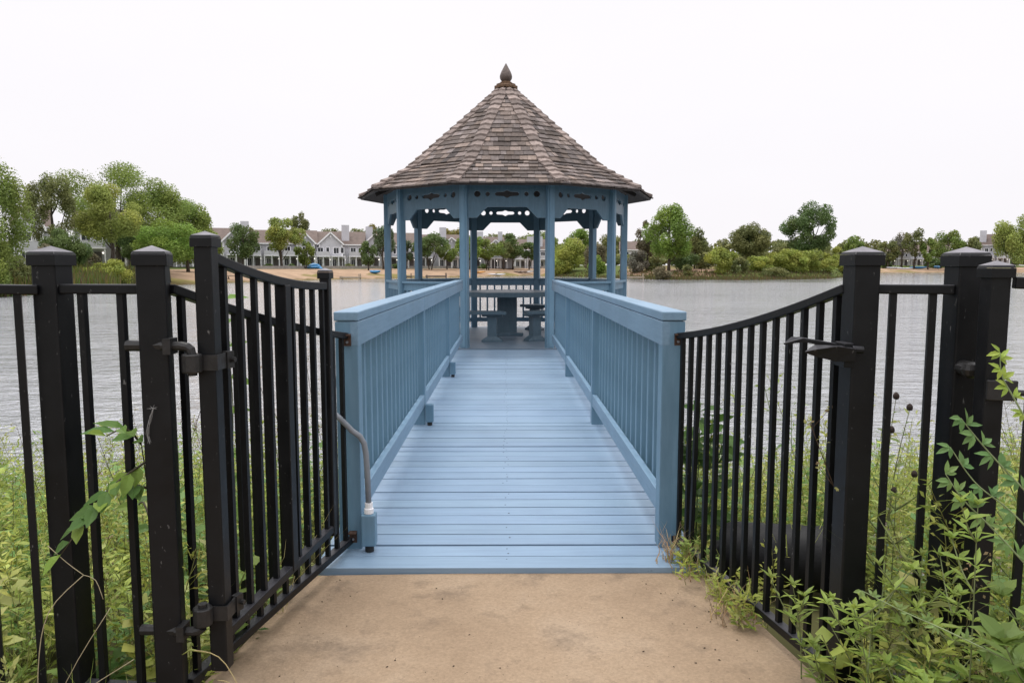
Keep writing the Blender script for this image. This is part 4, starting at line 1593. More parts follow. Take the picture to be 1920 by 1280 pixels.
# ------------------------------------------------------------------ boats, docks and beach things
def kayak(px, d, L, m, label, ang, name='kayak', cat='kayak', group='boats drawn up on the beach', w=0.75, h=0.42):
    x, y = far(px, d)
    z = ground_z(x, y)
    t = thing(name, label, cat, (x, y, z), ang, group)
    mb = MB()
    K, S = 13, 10
    for i in range(K):
        u = i / (K - 1) * 2 - 1
        k = max(0.03, (1 - abs(u) ** 2.4))
        for j in range(S):
            a = 2 * math.pi * j / S
            mb.v.append((u * L / 2, math.cos(a) * w / 2 * k, h * 0.5 + math.sin(a) * h / 2 * (k ** 0.6) + 0.16 * u * u + 0.05))
    for i in range(K - 1):
        for j in range(S):
            a0, b0 = i * S + j, i * S + (j + 1) % S
            mb.face([a0, b0, b0 + S, a0 + S])
    mb.face(list(range(S))[::-1])
    mb.face([(K - 1) * S + j for j in range(S)])
    mb.build('hull', M[m], t, world=False, smooth=True)
    mb = MB()
    mb.lathe((0, 0, h * 0.98), [(0.30, 0), (0.33, 0.05), (0.26, 0.09)], 12)
    mb.build('cockpit_rim', M['black'], t, world=False)
    return t


kayak(581, 153, 4.2, 'kayak_blue', 'bright blue canoe lying left beside the covered boats on the sand', R(5))
cv = thing('covered_boat', 'heap of bright blue tarpaulin over small boats on the beach', 'boat', (*far(588, 154), ground_z(*far(588, 154))), 0)
mb = MB()
mb.add([(-1.6, -0.9, 0.0), (1.7, -0.8, 0.0), (1.8, 0.8, 0.0), (-1.5, 0.9, 0.0), (-1.1, -0.5, 0.75), (0.9, -0.35, 0.95), (1.1, 0.3, 0.9), (-0.9, 0.5, 0.8), (0.0, 0.0, 1.2)],
       [(0, 1, 5, 4), (1, 2, 6, 5), (2, 3, 7, 6), (3, 0, 4, 7), (4, 5, 8), (5, 6, 8), (6, 7, 8), (7, 4, 8)])
mb.build('tarpaulin', M['kayak_blue'], cv, world=False, bevel=0.1)
kayak(703, 146, 3.0, 'kayak_blue', 'dull blue rowing boat left of the gazebo on the sand', R(-35), 'rowing_boat', 'boat', w=1.2, h=0.6)
kayak(896, 170, 3.6, 'kayak_yellow', 'yellow kayak on the beach beside the dark back column', R(4))
kayak(931, 172, 4.4, 'kayak_white', 'white canoe on the beach in the middle of the gazebo opening', R(-14))
kayak(976, 186, 3.6, 'kayak_brown', 'brown canoe on the beach left of a white one', R(8))
kayak(986, 188, 4.0, 'kayak_white', 'white canoe touching the brown one, seen through the gazebo', R(-6))
kayak(1003, 193, 4.0, 'pale_wood', 'cream kayak beside the back right gazebo column', R(-10))
kayak(1722, 291, 8.0, 'kayak_blue', 'blue boat on the far right beach, nearer the end post', R(8), w=1.6, h=0.9)
kayak(1757, 294, 6.5, 'kayak_blue', 'blue boat tilted on the right beach by the doubled posts', R(40), w=1.6, h=1.1)
kayak(1676, 288, 7.0, 'kayak_white', 'pale boat at the left end of the far right beach', R(12), w=1.4, h=0.7)
kayak(1697, 284, 6.0, 'kayak_white', 'second pale boat lower on the far right beach', R(-6), w=1.4, h=0.6)


def dock(px, d, L, label, m, ang=0.0):
    x, y = far(px, d)
    t = thing('dock', label, 'dock', (x, y, WATER), ang)
    mb = MB()
    mb.box((0, 0, 0.42), (L, 1.6, 0.12))
    mb.box((0, -0.72, 0.30), (L, 0.1, 0.2))
    mb.build('deck', M[m], t, world=False)
    for sx in (-1, 1):
        for sy in (-1, 1):
            mb = MB()
            mb.lathe((sx * (L / 2 - 0.2), sy * 0.7, -1.0), [(0.09, 0), (0.09, 2.0 if sx > 0 else 1.6)], 8)
            mb.build('dock_post', M[m], t, world=False)
    return t


dock(657, 130, 3.6, 'low pale timber dock at the water edge left of the gazebo', 'pale_wood')
dock(1190, 133, 3.4, 'short whitish dock at the water edge right of the gazebo', 'pale_wood', R(-6))
dock(818, 147, 4.2, 'dark wooden dock on the shore right of the back left gazebo column', 'old_wood')
dock(766, 142, 2.6, 'small dark dock on the shore between the left gazebo columns', 'old_wood', R(-30))
tb = thing('picnic_bench', 'dark wooden bench on the beach behind the gate rail', 'bench', (*far(438, 106), ground_z(*far(438, 106))), 0.1)
mb = MB()
mb.box((0, 0, 0.6), (2.0, 0.5, 0.08))
mb.build('seat', M['old_wood'], tb, world=False)
for s in (-1, 1):
    mb = MB()
    mb.bar((s * 0.8, -0.3, 0), (s * 0.8, 0.3, 0.57), 0.08, 0.08)
    mb.bar((s * 0.7, 0.3, 0), (s * 0.7, -0.3, 0.57), 0.08, 0.08)
    mb.build('leg', M['old_wood'], tb, world=False)

# ------------------------------------------------------------------ weeds by the fences
YG = [(0.20, 0.235, 0.048), (0.165, 0.205, 0.045), (0.235, 0.25, 0.06), (0.13, 0.185, 0.045), (0.21, 0.22, 0.075)]
DG = [(0.085, 0.155, 0.04), (0.10, 0.17, 0.05), (0.07, 0.13, 0.035)]


class Plants:
    def __init__(s, seed):
        s.rs = random.Random(seed)
        s.V, s.C = [], []

    def quad(s, p, d, nrm, L, W, c):
        d = d.normalized()
        sd = d.cross(nrm)
        if sd.length < 1e-5:
            sd = Vector((1, 0, 0))
        sd.normalize()
        m = p + d * (L * 0.45)
        e = p + d * L + Vector((0, 0, -0.12 * L))
        s.V += [tuple(p), tuple(m + sd * W / 2), tuple(e), tuple(m - sd * W / 2)]
        s.C.append(c)

    def rvec(s):
        r = s.rs
        return Vector((r.gauss(0, 1), r.gauss(0, 1), r.gauss(0, 1))).normalized()

    def stem(s, pts, w, c):
        for a, b in zip(pts, pts[1:]):
            t = (b - a).normalized()
            for ax in (Vector((1, 0, 0)), Vector((0, 1, 0))):
                sd = t.cross(ax)
                if sd.length < 0.1:
                    continue
                sd.normalize()
                s.V += [tuple(a - sd * w), tuple(a + sd * w), tuple(b + sd * w * 0.7), tuple(b - sd * w * 0.7)]
                s.C.append(c)

    def curve(s, p, h, lean, n=5):
        r = s.rs
        a = r.uniform(0, 6.283)
        l = Vector((math.cos(a), math.sin(a), 0)) * lean * h
        return [p + Vector((0, 0, h * i / (n - 1))) + l * (i / (n - 1)) ** 2 + Vector((r.gauss(0, 1), r.gauss(0, 1), 0)) * 0.01 * (i > 0) for i in range(n)]

    def jcol(s, c, k=0.2):
        q = s.rs.uniform(1 - k, 1 + k) * 1.85
        return (c[0] * q * s.rs.uniform(0.92, 1.08), c[1] * q, c[2] * q)

    def at(s, pts, t):
        f = t * (len(pts) - 1)
        i = min(int(f), len(pts) - 2)
        return pts[i].lerp(pts[i + 1], f - i)

    def feathery(s, p, h, c):
        r = s.rs
        pts = s.curve(p, h, r.uniform(0.05, 0.3))
        s.stem(pts, 0.0016, s.jcol((0.13, 0.13, 0.05)))
        for k in range(int(110 * h + 25)):
            t = r.uniform(0.15, 1)
            q = s.at(pts, t)
            a = r.uniform(0, 6.283)
            d = Vector((math.cos(a), math.sin(a), r.uniform(0.1, 1.2)))
            br = r.uniform(0.0, 0.12) * (1.1 - t * 0.7) * h / 0.5
            q2 = q + d.normalized() * br
            if br > 0.04 and k % 3 == 0:
                s.stem([q, q2], 0.0008, s.jcol(c))
            s.quad(q2, d + s.rvec() * 0.7, s.rvec(), r.uniform(0.022, 0.055), r.uniform(0.006, 0.014), s.jcol(c))

    def lance(s, p, h, c, L=0.08, W=0.022, n=30):
        r = s.rs
        pts = s.curve(p, h, r.uniform(0.05, 0.3))
        s.stem(pts, 0.0022, s.jcol((0.14, 0.16, 0.06)))
        a = r.uniform(0, 6)
        for k in range(n):
            t = 0.15 + 0.85 * k / n
            a += 2.4
            d = Vector((math.cos(a), math.sin(a), r.uniform(0.1, 0.8)))
            s.quad(s.at(pts, t), d, Vector((0, 0, 1)) + s.rvec() * 0.4, L * r.uniform(0.6, 1.2) * (1.15 - 0.5 * t), W * r.uniform(0.7, 1.2), s.jcol(c))

    def broad(s, p, h, c):
        s.lance(p, h, c, s.rs.choice((0.08, 0.10, 0.13)), s.rs.choice((0.05, 0.065, 0.085)), 12)

    def grass(s, p, h, c, n=9):
        r = s.rs
        for k in range(n):
            pts = s.curve(p + Vector((r.gauss(0, 0.02), r.gauss(0, 0.02), 0)), h * r.uniform(0.6, 1.1), r.uniform(0.15, 0.8), 5)
            cc = s.jcol(c)
            for i in range(4):
                a, b = pts[i], pts[i + 1]
                sd = (b - a).cross(Vector((0, 0, 1)) + s.rvec() * 0.3)
                if sd.length < 1e-6:
                    continue
                sd.normalize()
                w0, w1 = 0.003 * (1 - i / 4.2), 0.003 * (1 - (i + 1) / 4.2)
                s.V += [tuple(a - sd * w0), tuple(a + sd * w0), tuple(b + sd * w1), tuple(b - sd * w1)]
                s.C.append(cc)

    def stalk(s, p, h):                 # tall dead or flowering stalk, few leaves
        r = s.rs
        pts = s.curve(p, h, r.uniform(0.05, 0.25))
        c0 = r.choice([(0.12, 0.085, 0.05), (0.13, 0.12, 0.055), (0.09, 0.06, 0.04)])
        s.stem(pts, 0.0017, c0)
        for k in range(9):
            q = s.at(pts, r.uniform(0.45, 1))
            a = r.uniform(0, 6.283)
            e = q + Vector((math.cos(a), math.sin(a), 1.2)).normalized() * r.uniform(0.03, 0.09)
            s.stem([q, e], 0.001, c0)
            for m in range(5):
                s.quad(e + s.rvec() * 0.012, s.rvec(), s.rvec(), 0.013, 0.008, s.jcol(r.choice([(0.15, 0.11, 0.06), (0.17, 0.17, 0.06)])))

    def flowers(s, p, h):
        r = s.rs
        pts = s.curve(p, h, 0.2)
        s.stem(pts, 0.0014, (0.13, 0.13, 0.06))
        for k in range(46):
            q = pts[-1] + Vector((r.gauss(0, 0.05), r.gauss(0, 0.05), r.gauss(-0.03, 0.045)))
            w = s.rvec()
            s.quad(q, w, s.rvec(), 0.009, 0.008, (0.5 * r.uniform(0.6, 1), 0.46 * r.uniform(0.6, 1), 0.33))

    def build(s, name, label, cat, kind='stuff', parent=None):
        o = np_mesh(name, np.array(s.V, dtype=float), 4, M['weed'], parent, np.array(s.C))
        if parent is None:
            tag(o, label, cat, kind=kind)
        return o


def weeds(name, label, seed, n, area, hfun):
    P = Plants(seed)
    r = P.rs
    for i in range(n):
        x, y = area(r)
        p = Vector((x, y, ground_z(x, y) - 0.02))
        g = noise.noise((x * 0.8, y * 0.8, 4.0))
        h = hfun(x, y) * (0.45 + 0.75 * r.random() ** 1.3) * (1 + 0.45 * noise.noise((x * 1.1, y * 0.9, 8.0)))
        u = r.random() + g * 0.25
        c = r.choice(YG)
        if u < 0.38:
            P.feathery(p, h, c)
        elif u < 0.64:
            P.lance(p, h, r.choice(YG + DG))
        elif u < 0.80:
            P.broad(p, h * 0.8, r.choice(DG + YG))
        elif u < 0.93:
            P.grass(p, h * 0.9, r.choice(YG + [(0.25, 0.22, 0.10)]))
        elif u < 0.97:
            P.flowers(p, h)
        else:
            P.stalk(p, h * 1.45)
    return P.build(name, label, 'weeds')


def la(r):
    while True:
        x, y = r.uniform(-6.2, -0.8), r.uniform(1.75, 6.4)
        if x < -0.98 - 0.14 * 0 + (y - 2.15) * 0.17 and x < -0.86:
            if x > -1.36 and y < 2.24 or x <= -1.36 and y < 2.22 + (x + 1.33) * 0.5 and r.random() < 0.8:
                continue
            if -x < y * 0.85 + 0.4 and r.random() < (1.0 if y < 4.5 else 0.75):
                return x, y


def ra(r):
    while True:
        x, y = r.uniform(0.95, 6.4), r.uniform(1.9, 6.2)
        if x > 1.12 - (y - 2.3) * 0.2 and x > 1.0 and x < y * 0.8 + 0.55:
            if x < 1.62 - (y - 3.3) * 0.35 and 2.3 < y < 3.8 and x < 1.75 and r.random() < 0.965:
                continue
            return x, y


weeds('weeds', 'dense yellow green weeds and tall grass on the bank left of the boardwalk', 41, 1400, la, lambda x, y: 0.60 if y > 3 else 0.52)
weeds('weeds', 'dense yellow green weeds on the bank right of the boardwalk, behind the right fence', 43, 1600, ra, lambda x, y: 0.60 + 0.2 * max(0, noise.noise((x * 0.7, y * 0.5, 9))) + (0.16 if x > 1.35 and y < 4.5 else 0))


def ra2(r):
    while True:
        x, y = r.uniform(1.0, 1.75), r.uniform(1.5, 2.15)
        if x > 1.02 + max(0, 1.75 - y) * 0.2 and x < y * 0.8 + 0.1 and r.random() < 0.35 + (x - 1.0):
            return x, y


weeds('weeds', 'tangle of fine yellow green weeds in front of the right fence posts at the bottom right', 47, 170, ra2, lambda x, y: 0.34 + 0.2 * max(0, x - 1.1))

# ------------------------------------------------------------------ single plants that stand out
def plant(name, label, base, cat='plant'):
    return thing(name, label, cat, base)


def leafy(t, stems, leaves, stem_col=(0.16, 0.19, 0.08), r0=0.003, fold=0.12):
    mb = MB()
    mb.col = stem_col
    for pts in stems:
        n = len(pts)
        mb.tube(pts, [r0 * (1 - 0.6 * i / max(1, n - 1)) for i in range(n)], 6)
    mb.build('stem', M['stem'], t, smooth=True, col=True)
    mb = MB()
    for (p, d, nr, L, W, c) in leaves:
        mb.col = c
        mb.leaf(p, d, nr, L, W, fold)
    mb.build('leaves', M['weed'], t, smooth=False, col=True)


def spline(pts, n=10):
    pts = [Vector(p) for p in pts]
    out = []
    m = len(pts) - 1
    for i in range(n + 1):
        f = i / n * m
        k = min(int(f), m - 1)
        u = f - k
        p0, p1, p2, p3 = pts[max(k - 1, 0)], pts[k], pts[k + 1], pts[min(k + 2, m)]
        out.append(0.5 * ((2 * p1) + (p2 - p0) * u + (2 * p0 - 5 * p1 + 4 * p2 - p3) * u * u + (3 * p1 - p0 - 3 * p2 + p3) * u ** 3))
    return out


def jit(rnd, c, k=0.18):
    q = rnd.uniform(1 - k, 1 + k)
    return (c[0] * q * rnd.uniform(0.93, 1.07), c[1] * q, c[2] * q)


# elm sapling threading through the left fence
rnd = random.Random(91)
t = plant('sapling', 'elm sapling with toothed green leaves threading through the left fence bars', (-1.12, 2.24, -0.08), 'sapling')
st = [spline([(-1.07, 2.24, -0.1), (-1.068, 2.22, 0.3), (-1.058, 2.2, 0.55), (-1.065, 2.17, 0.82)], 10)]
lv = []
for (p0, p1, p2, n) in (((-1.06, 2.18, 0.74), (-1.11, 2.06, 0.69), (-1.215, 2.0, 0.53), 13), ((-1.065, 2.19, 0.66), (-1.09, 2.08, 0.70), (-1.15, 2.03, 0.62), 9),
                        ((-1.065, 2.17, 0.80), (-1.07, 2.1, 0.86), (-1.10, 2.05, 0.85), 7), ((-1.06, 2.21, 0.42), (-1.03, 2.28, 0.50), (-0.99, 2.33, 0.46), 6),
                        ((-1.062, 2.22, 0.50), (-1.13, 2.3, 0.58), (-1.19, 2.36, 0.52), 6)):
    b = spline([p0, p1, p2], 8)
    st.append(b)
    for k in range(n):
        q = b[min(8, 1 + int(k * 7 / max(1, n - 1)))]
        dirn = (b[-1] - b[0]).normalized()
        s = 1 if k % 2 else -1
        d = dirn * 0.7 + dirn.cross(Vector((0, 0, 1))) * s * 0.8 + Vector((0, 0, rnd.uniform(-0.45, 0.1)))
        if k == n - 1:
            d = dirn
        lv.append((q, d, Vector((rnd.gauss(0, 0.3), -0.55, 0.8)), rnd.uniform(0.062, 0.088), rnd.uniform(0.034, 0.044), jit(rnd, rnd.choice([(0.14, 0.25, 0.05), (0.11, 0.21, 0.05), (0.20, 0.30, 0.05)]))))
leafy(t, st, lv, (0.07, 0.06, 0.04), 0.0038)

# vine leaves behind the gate
t = plant('sapling', 'sapling with light green leaves growing up behind the open gate leaf', (-1.02, 2.8, -0.15), 'sapling')
st = [spline([(-1.02, 2.8, -0.2), (-1.03, 2.78, 0.4), (-1.0, 2.75, 0.8), (-1.02, 2.76, 1.2)], 12)]
lv = []
for k in range(26):
    q = st[0][min(12, 3 + int(k * 9 / 25))]
    a = k * 2.3
    lv.append((q, Vector((math.cos(a), math.sin(a) * 0.7, rnd.uniform(-0.3, 0.3))), Vector((rnd.gauss(0, 0.3), -0.6, 0.7)), rnd.uniform(0.06, 0.1), rnd.uniform(0.035, 0.06), jit(rnd, (0.15, 0.26, 0.04))))
leafy(t, st, lv, (0.12, 0.14, 0.06), 0.003)

# dark lobed leafy plant behind the right panel
t = plant('leafy_plant', 'tall dark green broad leaved plant behind the right fence, nearest the blue handrail', (1.02, 3.75, -0.3))
st, lv = [], []
for (dx, dy, h) in ((0, 0, 0.92), (0.08, 0.05, 0.84), (-0.06, 0.06, 0.72), (0.15, 0.1, 0.7)):
    s_ = spline([(1.02 + dx * 0.3, 3.75 + dy, -0.35), (1.03 + dx * 0.8, 3.76 + dy, h * 0.3), (1.03 + dx, 3.75 + dy, h - 0.3)], 10)
    st.append(s_)
    for k in range(20):
        q = s_[min(10, 2 + int(k * 8 / 19))]
        a = k * 2.4 + dx * 30
        L = rnd.uniform(0.12, 0.19) * (1.15 - 0.4 * k / 19)
        lv.append((q, Vector((math.cos(a), math.sin(a), rnd.uniform(-0.2, 0.6))), Vector((rnd.gauss(0, 0.3), -0.4, 0.8)), L, L * 0.55, jit(rnd, (0.075, 0.15, 0.03))))
leafy(t, st, lv, (0.10, 0.14, 0.05), 0.005)


def whorled(label, base, top, seed, c, L=0.062, W=0.0145, nodes=7, branches=4, lean=(0, 0), group=None):
    rnd = random.Random(seed)
    t = tag(plant('weed_plant', label, base), group=group)
    st, lv = [], []
    main = spline([base, (base[0] + lean[0] * 0.3, base[1] + lean[1] * 0.3, base[2] + (top - base[2]) * 0.55), (base[0] + lean[0], base[1] + lean[1], top)], 12)
    st.append(main)
    shoots = [main]
    for b in range(branches):
        q = main[4 + (b * 2) % 8]
        a = b * 2.4 + seed
        e = q + Vector((math.cos(a) * 0.13, math.sin(a) * 0.11, rnd.uniform(0.06, 0.16)))
        s_ = spline([q, q.lerp(e, 0.5) + Vector((0, 0, -0.015)), e], 6)
        st.append(s_)
        shoots.append(s_)
    for s_ in shoots:
        m = len(s_) - 1
        nn = nodes if s_ is main else 3
        for k in range(nn):
            q = s_[max(1, int(m * (0.3 + 0.7 * (k + 1) / nn)))] if s_ is main else s_[max(1, int(m * (k + 1) / nn))]
            a0 = rnd.uniform(0, 6.28)
            tipf = (k == nn - 1)
            for w_ in range(6 if tipf else 4):
                a = a0 + w_ * 6.283 / (6 if tipf else 4) + rnd.uniform(-0.3, 0.3)
                lv.append((q, Vector((math.cos(a), math.sin(a), rnd.uniform(0.1, 0.7) if not tipf else rnd.uniform(0.3, 1.1))), Vector((rnd.gauss(0, 0.2), rnd.gauss(0, 0.2), 1)), L * rnd.uniform(0.6, 1.15) * (0.7 if tipf else 1), W * rnd.uniform(0.8, 1.2), jit(rnd, c)))
    leafy(t, st, lv, (0.17, 0.2, 0.09), 0.0028)
    return t


GW = 'whorled leafy weeds in front of the right fence'
LG = (0.23, 0.315, 0.06)
whorled('pale green whorled weed in front of the doubled right posts, tallest of its kind', (1.16, 1.72, -0.06), 0.76, 3, LG, lean=(-0.03, -0.03), nodes=8, branches=6, group=GW)
whorled('pale green whorled weed leaning out over the right edge of the path', (1.03, 1.92, -0.06), 0.44, 5, LG, lean=(-0.10, -0.05), nodes=6, group=GW)
whorled('short yellow green weed under the sloping right panel, its leaves star shaped', (0.99, 2.30, -0.06), 0.30, 6, (0.22, 0.29, 0.06), lean=(-0.05, -0.02), nodes=4, branches=3, group=GW)
whorled('small green weed poking between the bars near the right end post', (1.00, 2.16, -0.06), 0.16, 8, (0.20, 0.27, 0.06), lean=(-0.04, -0.03), nodes=4, branches=3, group=GW)
whorled('broad leaved green weed in the bottom right corner of the picture', (1.20, 1.56, -0.06), 0.42, 9, (0.14, 0.21, 0.045), L=0.10, W=0.045, nodes=6, branches=5, group=GW)
whorled('leafy green weed at the right edge below the arching sprig', (1.32, 1.66, -0.06), 0.56, 10, (0.15, 0.22, 0.05), L=0.09, W=0.03, nodes=7, branches=6, group=GW)
whorled('narrow leaved weed in front of the right end post near the bottom edge', (1.06, 1.78, -0.06), 0.30, 12, LG, lean=(0.02, -0.05), nodes=5, branches=4, group=GW)
whorled('feathery weed with yellowish tips between the end post and the doubled posts', (1.20, 2.02, -0.06), 0.50, 14, (0.21, 0.26, 0.06), L=0.06, W=0.012, nodes=9, branches=7, group=GW)


whorled('bushy fine leaved weed at the very foot of the right end post', (1.10, 2.05, -0.06), 0.36, 15, (0.24, 0.31, 0.06), L=0.05, W=0.012, nodes=8, branches=8, lean=(-0.05, -0.04), group=GW)
whorled('fine leaved weed crossing the base of the two bars right of the end post', (1.22, 1.90, -0.06), 0.44, 16, (0.22, 0.30, 0.06), L=0.052, W=0.013, nodes=8, branches=8, group=GW)
whorled('darker leaved weed low between the doubled posts and the bottom right corner', (1.28, 1.62, -0.06), 0.34, 17, (0.13, 0.21, 0.045), L=0.075, W=0.028, nodes=7, branches=7, group=GW)
whorled('yellow green weed spreading along the bottom edge right of the path', (1.06, 1.66, -0.06), 0.24, 18, (0.25, 0.31, 0.06), L=0.055, W=0.016, nodes=6, branches=7, lean=(-0.05, 0.02), group=GW)
whorled('tall loose weed at the right edge behind the second gate leaf', (1.52, 2.02, -0.06), 0.74, 19, (0.21, 0.29, 0.06), L=0.06, W=0.018, nodes=9, branches=8, group=GW)
whorled('upright weed filling the gap between right end post and doubled posts', (1.27, 2.3, -0.08), 0.62, 20, (0.25, 0.31, 0.06), L=0.055, W=0.014, nodes=10, branches=8, group=GW)


def sprig(label, pts, n, c, L, W, seed, sc=(0.2, 0.25, 0.12)):
    rnd = random.Random(seed)
    t = plant('sprig', label, pts[0], 'sprig')
    s_ = spline(pts, 16)
    lv = []
    for k in range(n):
        q = s_[min(16, 3 + int(k * 13 / max(1, n - 1)))]
        td = (s_[min(16, 4 + int(k * 12 / n))] - s_[max(0, 2 + int(k * 12 / n))]).normalized()
        for w_ in range(3):                  # clover like threes
            a = (k % 2) * 3.1 + w_ * 0.9 - 0.9 + rnd.uniform(-0.2, 0.2)
            sd = td.cross(Vector((0, -1, 0.2))).normalized()
            d = sd * math.cos(a) + td * math.sin(a) * 0.8 + Vector((0, 0, rnd.uniform(-0.2, 0.3)))
            lv.append((q, d, Vector((rnd.gauss(0, 0.3), -0.7, 0.6)), L * rnd.uniform(0.7, 1.2), W * rnd.uniform(0.8, 1.2), jit(rnd, c)))
    leafy(t, [s_], lv, sc, 0.0026)


sprig('long pale stem slanting across the bottom right weeds toward the corner', [(1.22, 1.42, 0.43), (1.06, 1.62, 0.47), (0.98, 1.72, 0.485), (0.92, 1.8, 0.50)], 10, (0.22, 0.31, 0.10), 0.024, 0.009, 31)
sprig('arching green sprig low across the doubled right posts', [(1.27, 1.64, 0.58), (1.17, 1.69, 0.70), (1.10, 1.70, 0.77), (1.06, 1.71, 0.83)], 9, (0.17, 0.27, 0.08), 0.036, 0.015, 32)
sprig('small leaved green sprig before the doubled right posts, second from the top', [(1.30, 1.70, 0.74), (1.22, 1.73, 0.83), (1.16, 1.745, 0.90), (1.115, 1.75, 0.955)], 8, (0.14, 0.25, 0.08), 0.038, 0.017, 33)
sprig('thin stemmed sprig just below the one reaching across the doubled right posts', [(1.29, 1.68, 0.66), (1.22, 1.71, 0.74), (1.15, 1.735, 0.80), (1.09, 1.745, 0.885)], 6, (0.13, 0.24, 0.08), 0.034, 0.015, 35)
sprig('highest sprig, with bright young leaves, at the right edge near latch height', [(1.29, 1.70, 0.88), (1.235, 1.735, 1.0), (1.205, 1.745, 1.06), (1.20, 1.75, 1.115)], 8, (0.30, 0.40, 0.07), 0.03, 0.014, 34)

# dried seed heads
t = plant('seed_stalk', 'stalk with round dark brown seed heads between the right end post and next bar', (1.42, 2.62, -0.1))
rnd = random.Random(8)
st, lv = [], []
mbh = MB()
for (x, z) in ((1.36, 0.66), (1.39, 0.86), (1.38, 0.74), (1.44, 0.82), (1.47, 0.58), (1.40, 0.52)):
    s_ = spline([(1.42, 2.62, -0.1), (1.40 + rnd.uniform(-0.02, 0.02), 2.6, z * 0.6), (x, 2.55, z)], 8)
    st.append(s_)
    mbh.lathe((x, 2.55, z - 0.004), [(0.002, 0), (0.008, 0.002), (0.0108, 0.009), (0.010, 0.017), (0.006, 0.023), (0.002, 0.026)], 10)
    for k in range(8):
        q = s_[2 + k % 6]
        a = k * 2.2
        lv.append((q, Vector((math.cos(a), math.sin(a), 0.4)), Vector((0, -0.4, 0.9)), 0.05, 0.018, jit(rnd, (0.17, 0.24, 0.06))))
leafy(t, st, lv, (0.15, 0.16, 0.08), 0.0026)
mbh.build('seed_head', M['seed'], t)

# dry grass
def dry_grass(label, base, n, h, spread, seed, cols, green=0):
    P = Plants(seed)
    t = thing('grass_tuft', label, 'grass tuft', base)
    for k in range(n):
        r = P.rs
        P.grass(Vector((base[0] + r.gauss(0, spread), base[1] + r.gauss(0, spread * 0.6), base[2])), h, r.choice(cols), 5)
    for k in range(green):
        r = P.rs
        P.feathery(Vector((base[0] + r.gauss(0, spread), base[1] + r.gauss(0, spread), base[2])), h * 0.9, r.choice(YG))
    P.build('blades', None, None, parent=t)


DRY = [(0.30, 0.22, 0.12), (0.24, 0.16, 0.09), (0.20, 0.19, 0.07), (0.14, 0.10, 0.06)]
dry_grass('tuft of dry straw at the corner where deck, path and right fence meet', (0.80, 3.22, 0.0), 12, 0.16, 0.045, 51, DRY)
dry_grass('feathery green and dry tuft at the foot of the right handrail end post', (0.86, 3.12, -0.04), 9, 0.16, 0.05, 52, DRY + YG, 8)
dry_grass('brownish feathery tuft against the right bottom rail, halfway along the panel', (0.92, 2.72, -0.05), 8, 0.17, 0.05, 53, DRY, 8)
dry_grass('small green tuft under the right bottom rail', (0.90, 2.9, -0.05), 6, 0.13, 0.05, 54, YG, 4)
dry_grass('tangle of dry stalks and green blades in front of the leftmost fence bars', (-1.20, 1.84, -0.06), 6, 0.26, 0.09, 55, DRY + YG, 0)
dry_grass('yellowed grass in the bottom left corner of the picture', (-1.40, 1.94, -0.06), 7, 0.26, 0.08, 56, DRY + YG, 1)
t = thing('grass_stalk', 'bent dry grass seed stalk drooping over the path by the gate foot', 'grass stalk', (-0.70, 1.98, -0.03))
mb = MB()
mb.col = (0.34, 0.27, 0.13)
for e in ((-0.88, 2.02, 0.24), (-0.80, 2.0, 0.16), (-0.74, 2.03, 0.12)):
    mb.tube(spline([(-0.66, 1.95, -0.03), (-0.69, 1.97, 0.05), (-0.735 - 0.3 * (-0.74 - e[0]), 1.99, e[2] * 0.92), e], 14), 0.0014, 5)
mb.col = (0.2, 0.22, 0.06)
mb.tube([(-0.83, 2.01, 0.235), (-0.88, 2.02, 0.24), (-0.905, 2.02, 0.225)], [0.001, 0.0035, 0.001], 5)
mb.build('stalks', M['stem'], t, smooth=True, col=True)
t = thing('grass_stalk', 'pale dry forked stalk standing before the leftmost capped post', 'grass stalk', (-1.21, 1.98, -0.06))
mb = MB()
mb.col = (0.36, 0.31, 0.2)
mb.tube(spline([(-1.30, 1.98, -0.06), (-1.29, 1.985, 0.2), (-1.254, 1.99, 0.366), (-1.157, 2.0, 0.47)], 12), 0.0013, 5)
mb.tube(spline([(-1.157, 2.0, 0.47), (-1.20, 2.0, 0.505), (-1.25, 2.0, 0.554)], 6), 0.0011, 5)
mb.tube(spline([(-1.157, 2.0, 0.47), (-1.125, 2.0, 0.455), (-1.107, 2.0, 0.40)], 6), 0.001, 5)
mb.tube(spline([(-1.34, 1.9, -0.06), (-1.2, 1.93, 0.12), (-1.02, 1.98, 0.235)], 8), 0.001, 5)
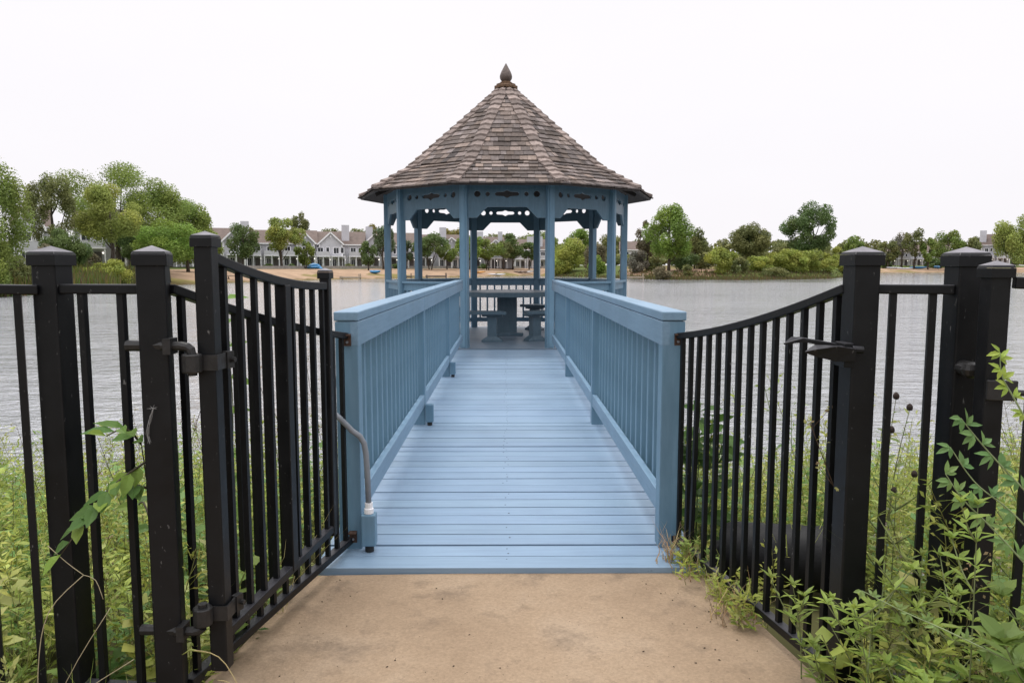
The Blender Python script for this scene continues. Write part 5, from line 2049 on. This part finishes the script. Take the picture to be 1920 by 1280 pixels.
mb.tube(spline([(-1.30, 1.98, -0.06), (-1.18, 1.93, 0.2), (-1.06, 1.95, 0.40)], 8), 0.001, 5)
mb.build('stalks', M['stem'], t, smooth=True, col=True)


def cobweb(label, p, pts, seed):
    rnd = random.Random(seed)
    t = thing('cobweb', label, 'cobweb', p)
    mb = MB()
    mb.col = (0.26, 0.26, 0.26)
    for k in range(5):
        q = [Vector(p) + Vector((a + rnd.gauss(0, 0.003), -0.002 - 0.004 * abs(rnd.gauss(0, 1)), c + rnd.gauss(0, 0.003))) for a, c in pts]
        mb.tube(spline(q, 8), [0.0004 if k else 0.0008] * 9, 4)
    for k in range(9):
        c = Vector(p) + Vector((pts[0][0], -0.004, pts[0][1]))
        mb.tube([c, c + Vector((rnd.gauss(0, 0.009), -0.002, rnd.gauss(0, 0.009)))], [0.0007, 0.0003], 4)
    mb.build('strands', M['stem'], t, col=True)


cobweb('white cobweb hanging down the front of the post that carries the gate hinges', (-1.0, 2.098, 0.92), [(0.012, 0.0), (0.004, -0.03), (-0.004, -0.07), (-0.002, -0.10)], 1)

# crumbs of soil and dry leaf on the path
rnd = random.Random(17)
mb = MB()
for k in range(70):
    x, y = rnd.uniform(-0.8, 0.95), rnd.uniform(2.2, 3.1)
    if rnd.random() < 0.6:
        x = rnd.choice((-0.82, 0.85)) * rnd.uniform(0.7, 1.02)
    s = rnd.uniform(0.002, 0.0065)
    q = rnd.uniform(0.5, 1.3)
    mb.col = (0.07 * q, 0.05 * q, 0.035 * q)
    a = rnd.uniform(0, 3)
    mb.add([(x + s * math.cos(a), y + s * math.sin(a), -0.025), (x - s * math.sin(a) * 0.6, y + s * math.cos(a) * 0.6, -0.025), (x - s * math.cos(a), y - s * math.sin(a), -0.025), (x + s * math.sin(a) * 0.6, y - s * math.cos(a) * 0.6, -0.025), (x, y, -0.025 + s * 0.6)],
           [(0, 1, 4), (1, 2, 4), (2, 3, 4), (3, 0, 4)])
tag(mb.build('litter', M['stem'], col=True), 'scattered dark crumbs of soil and dry leaves on the concrete path', 'litter', kind='stuff')
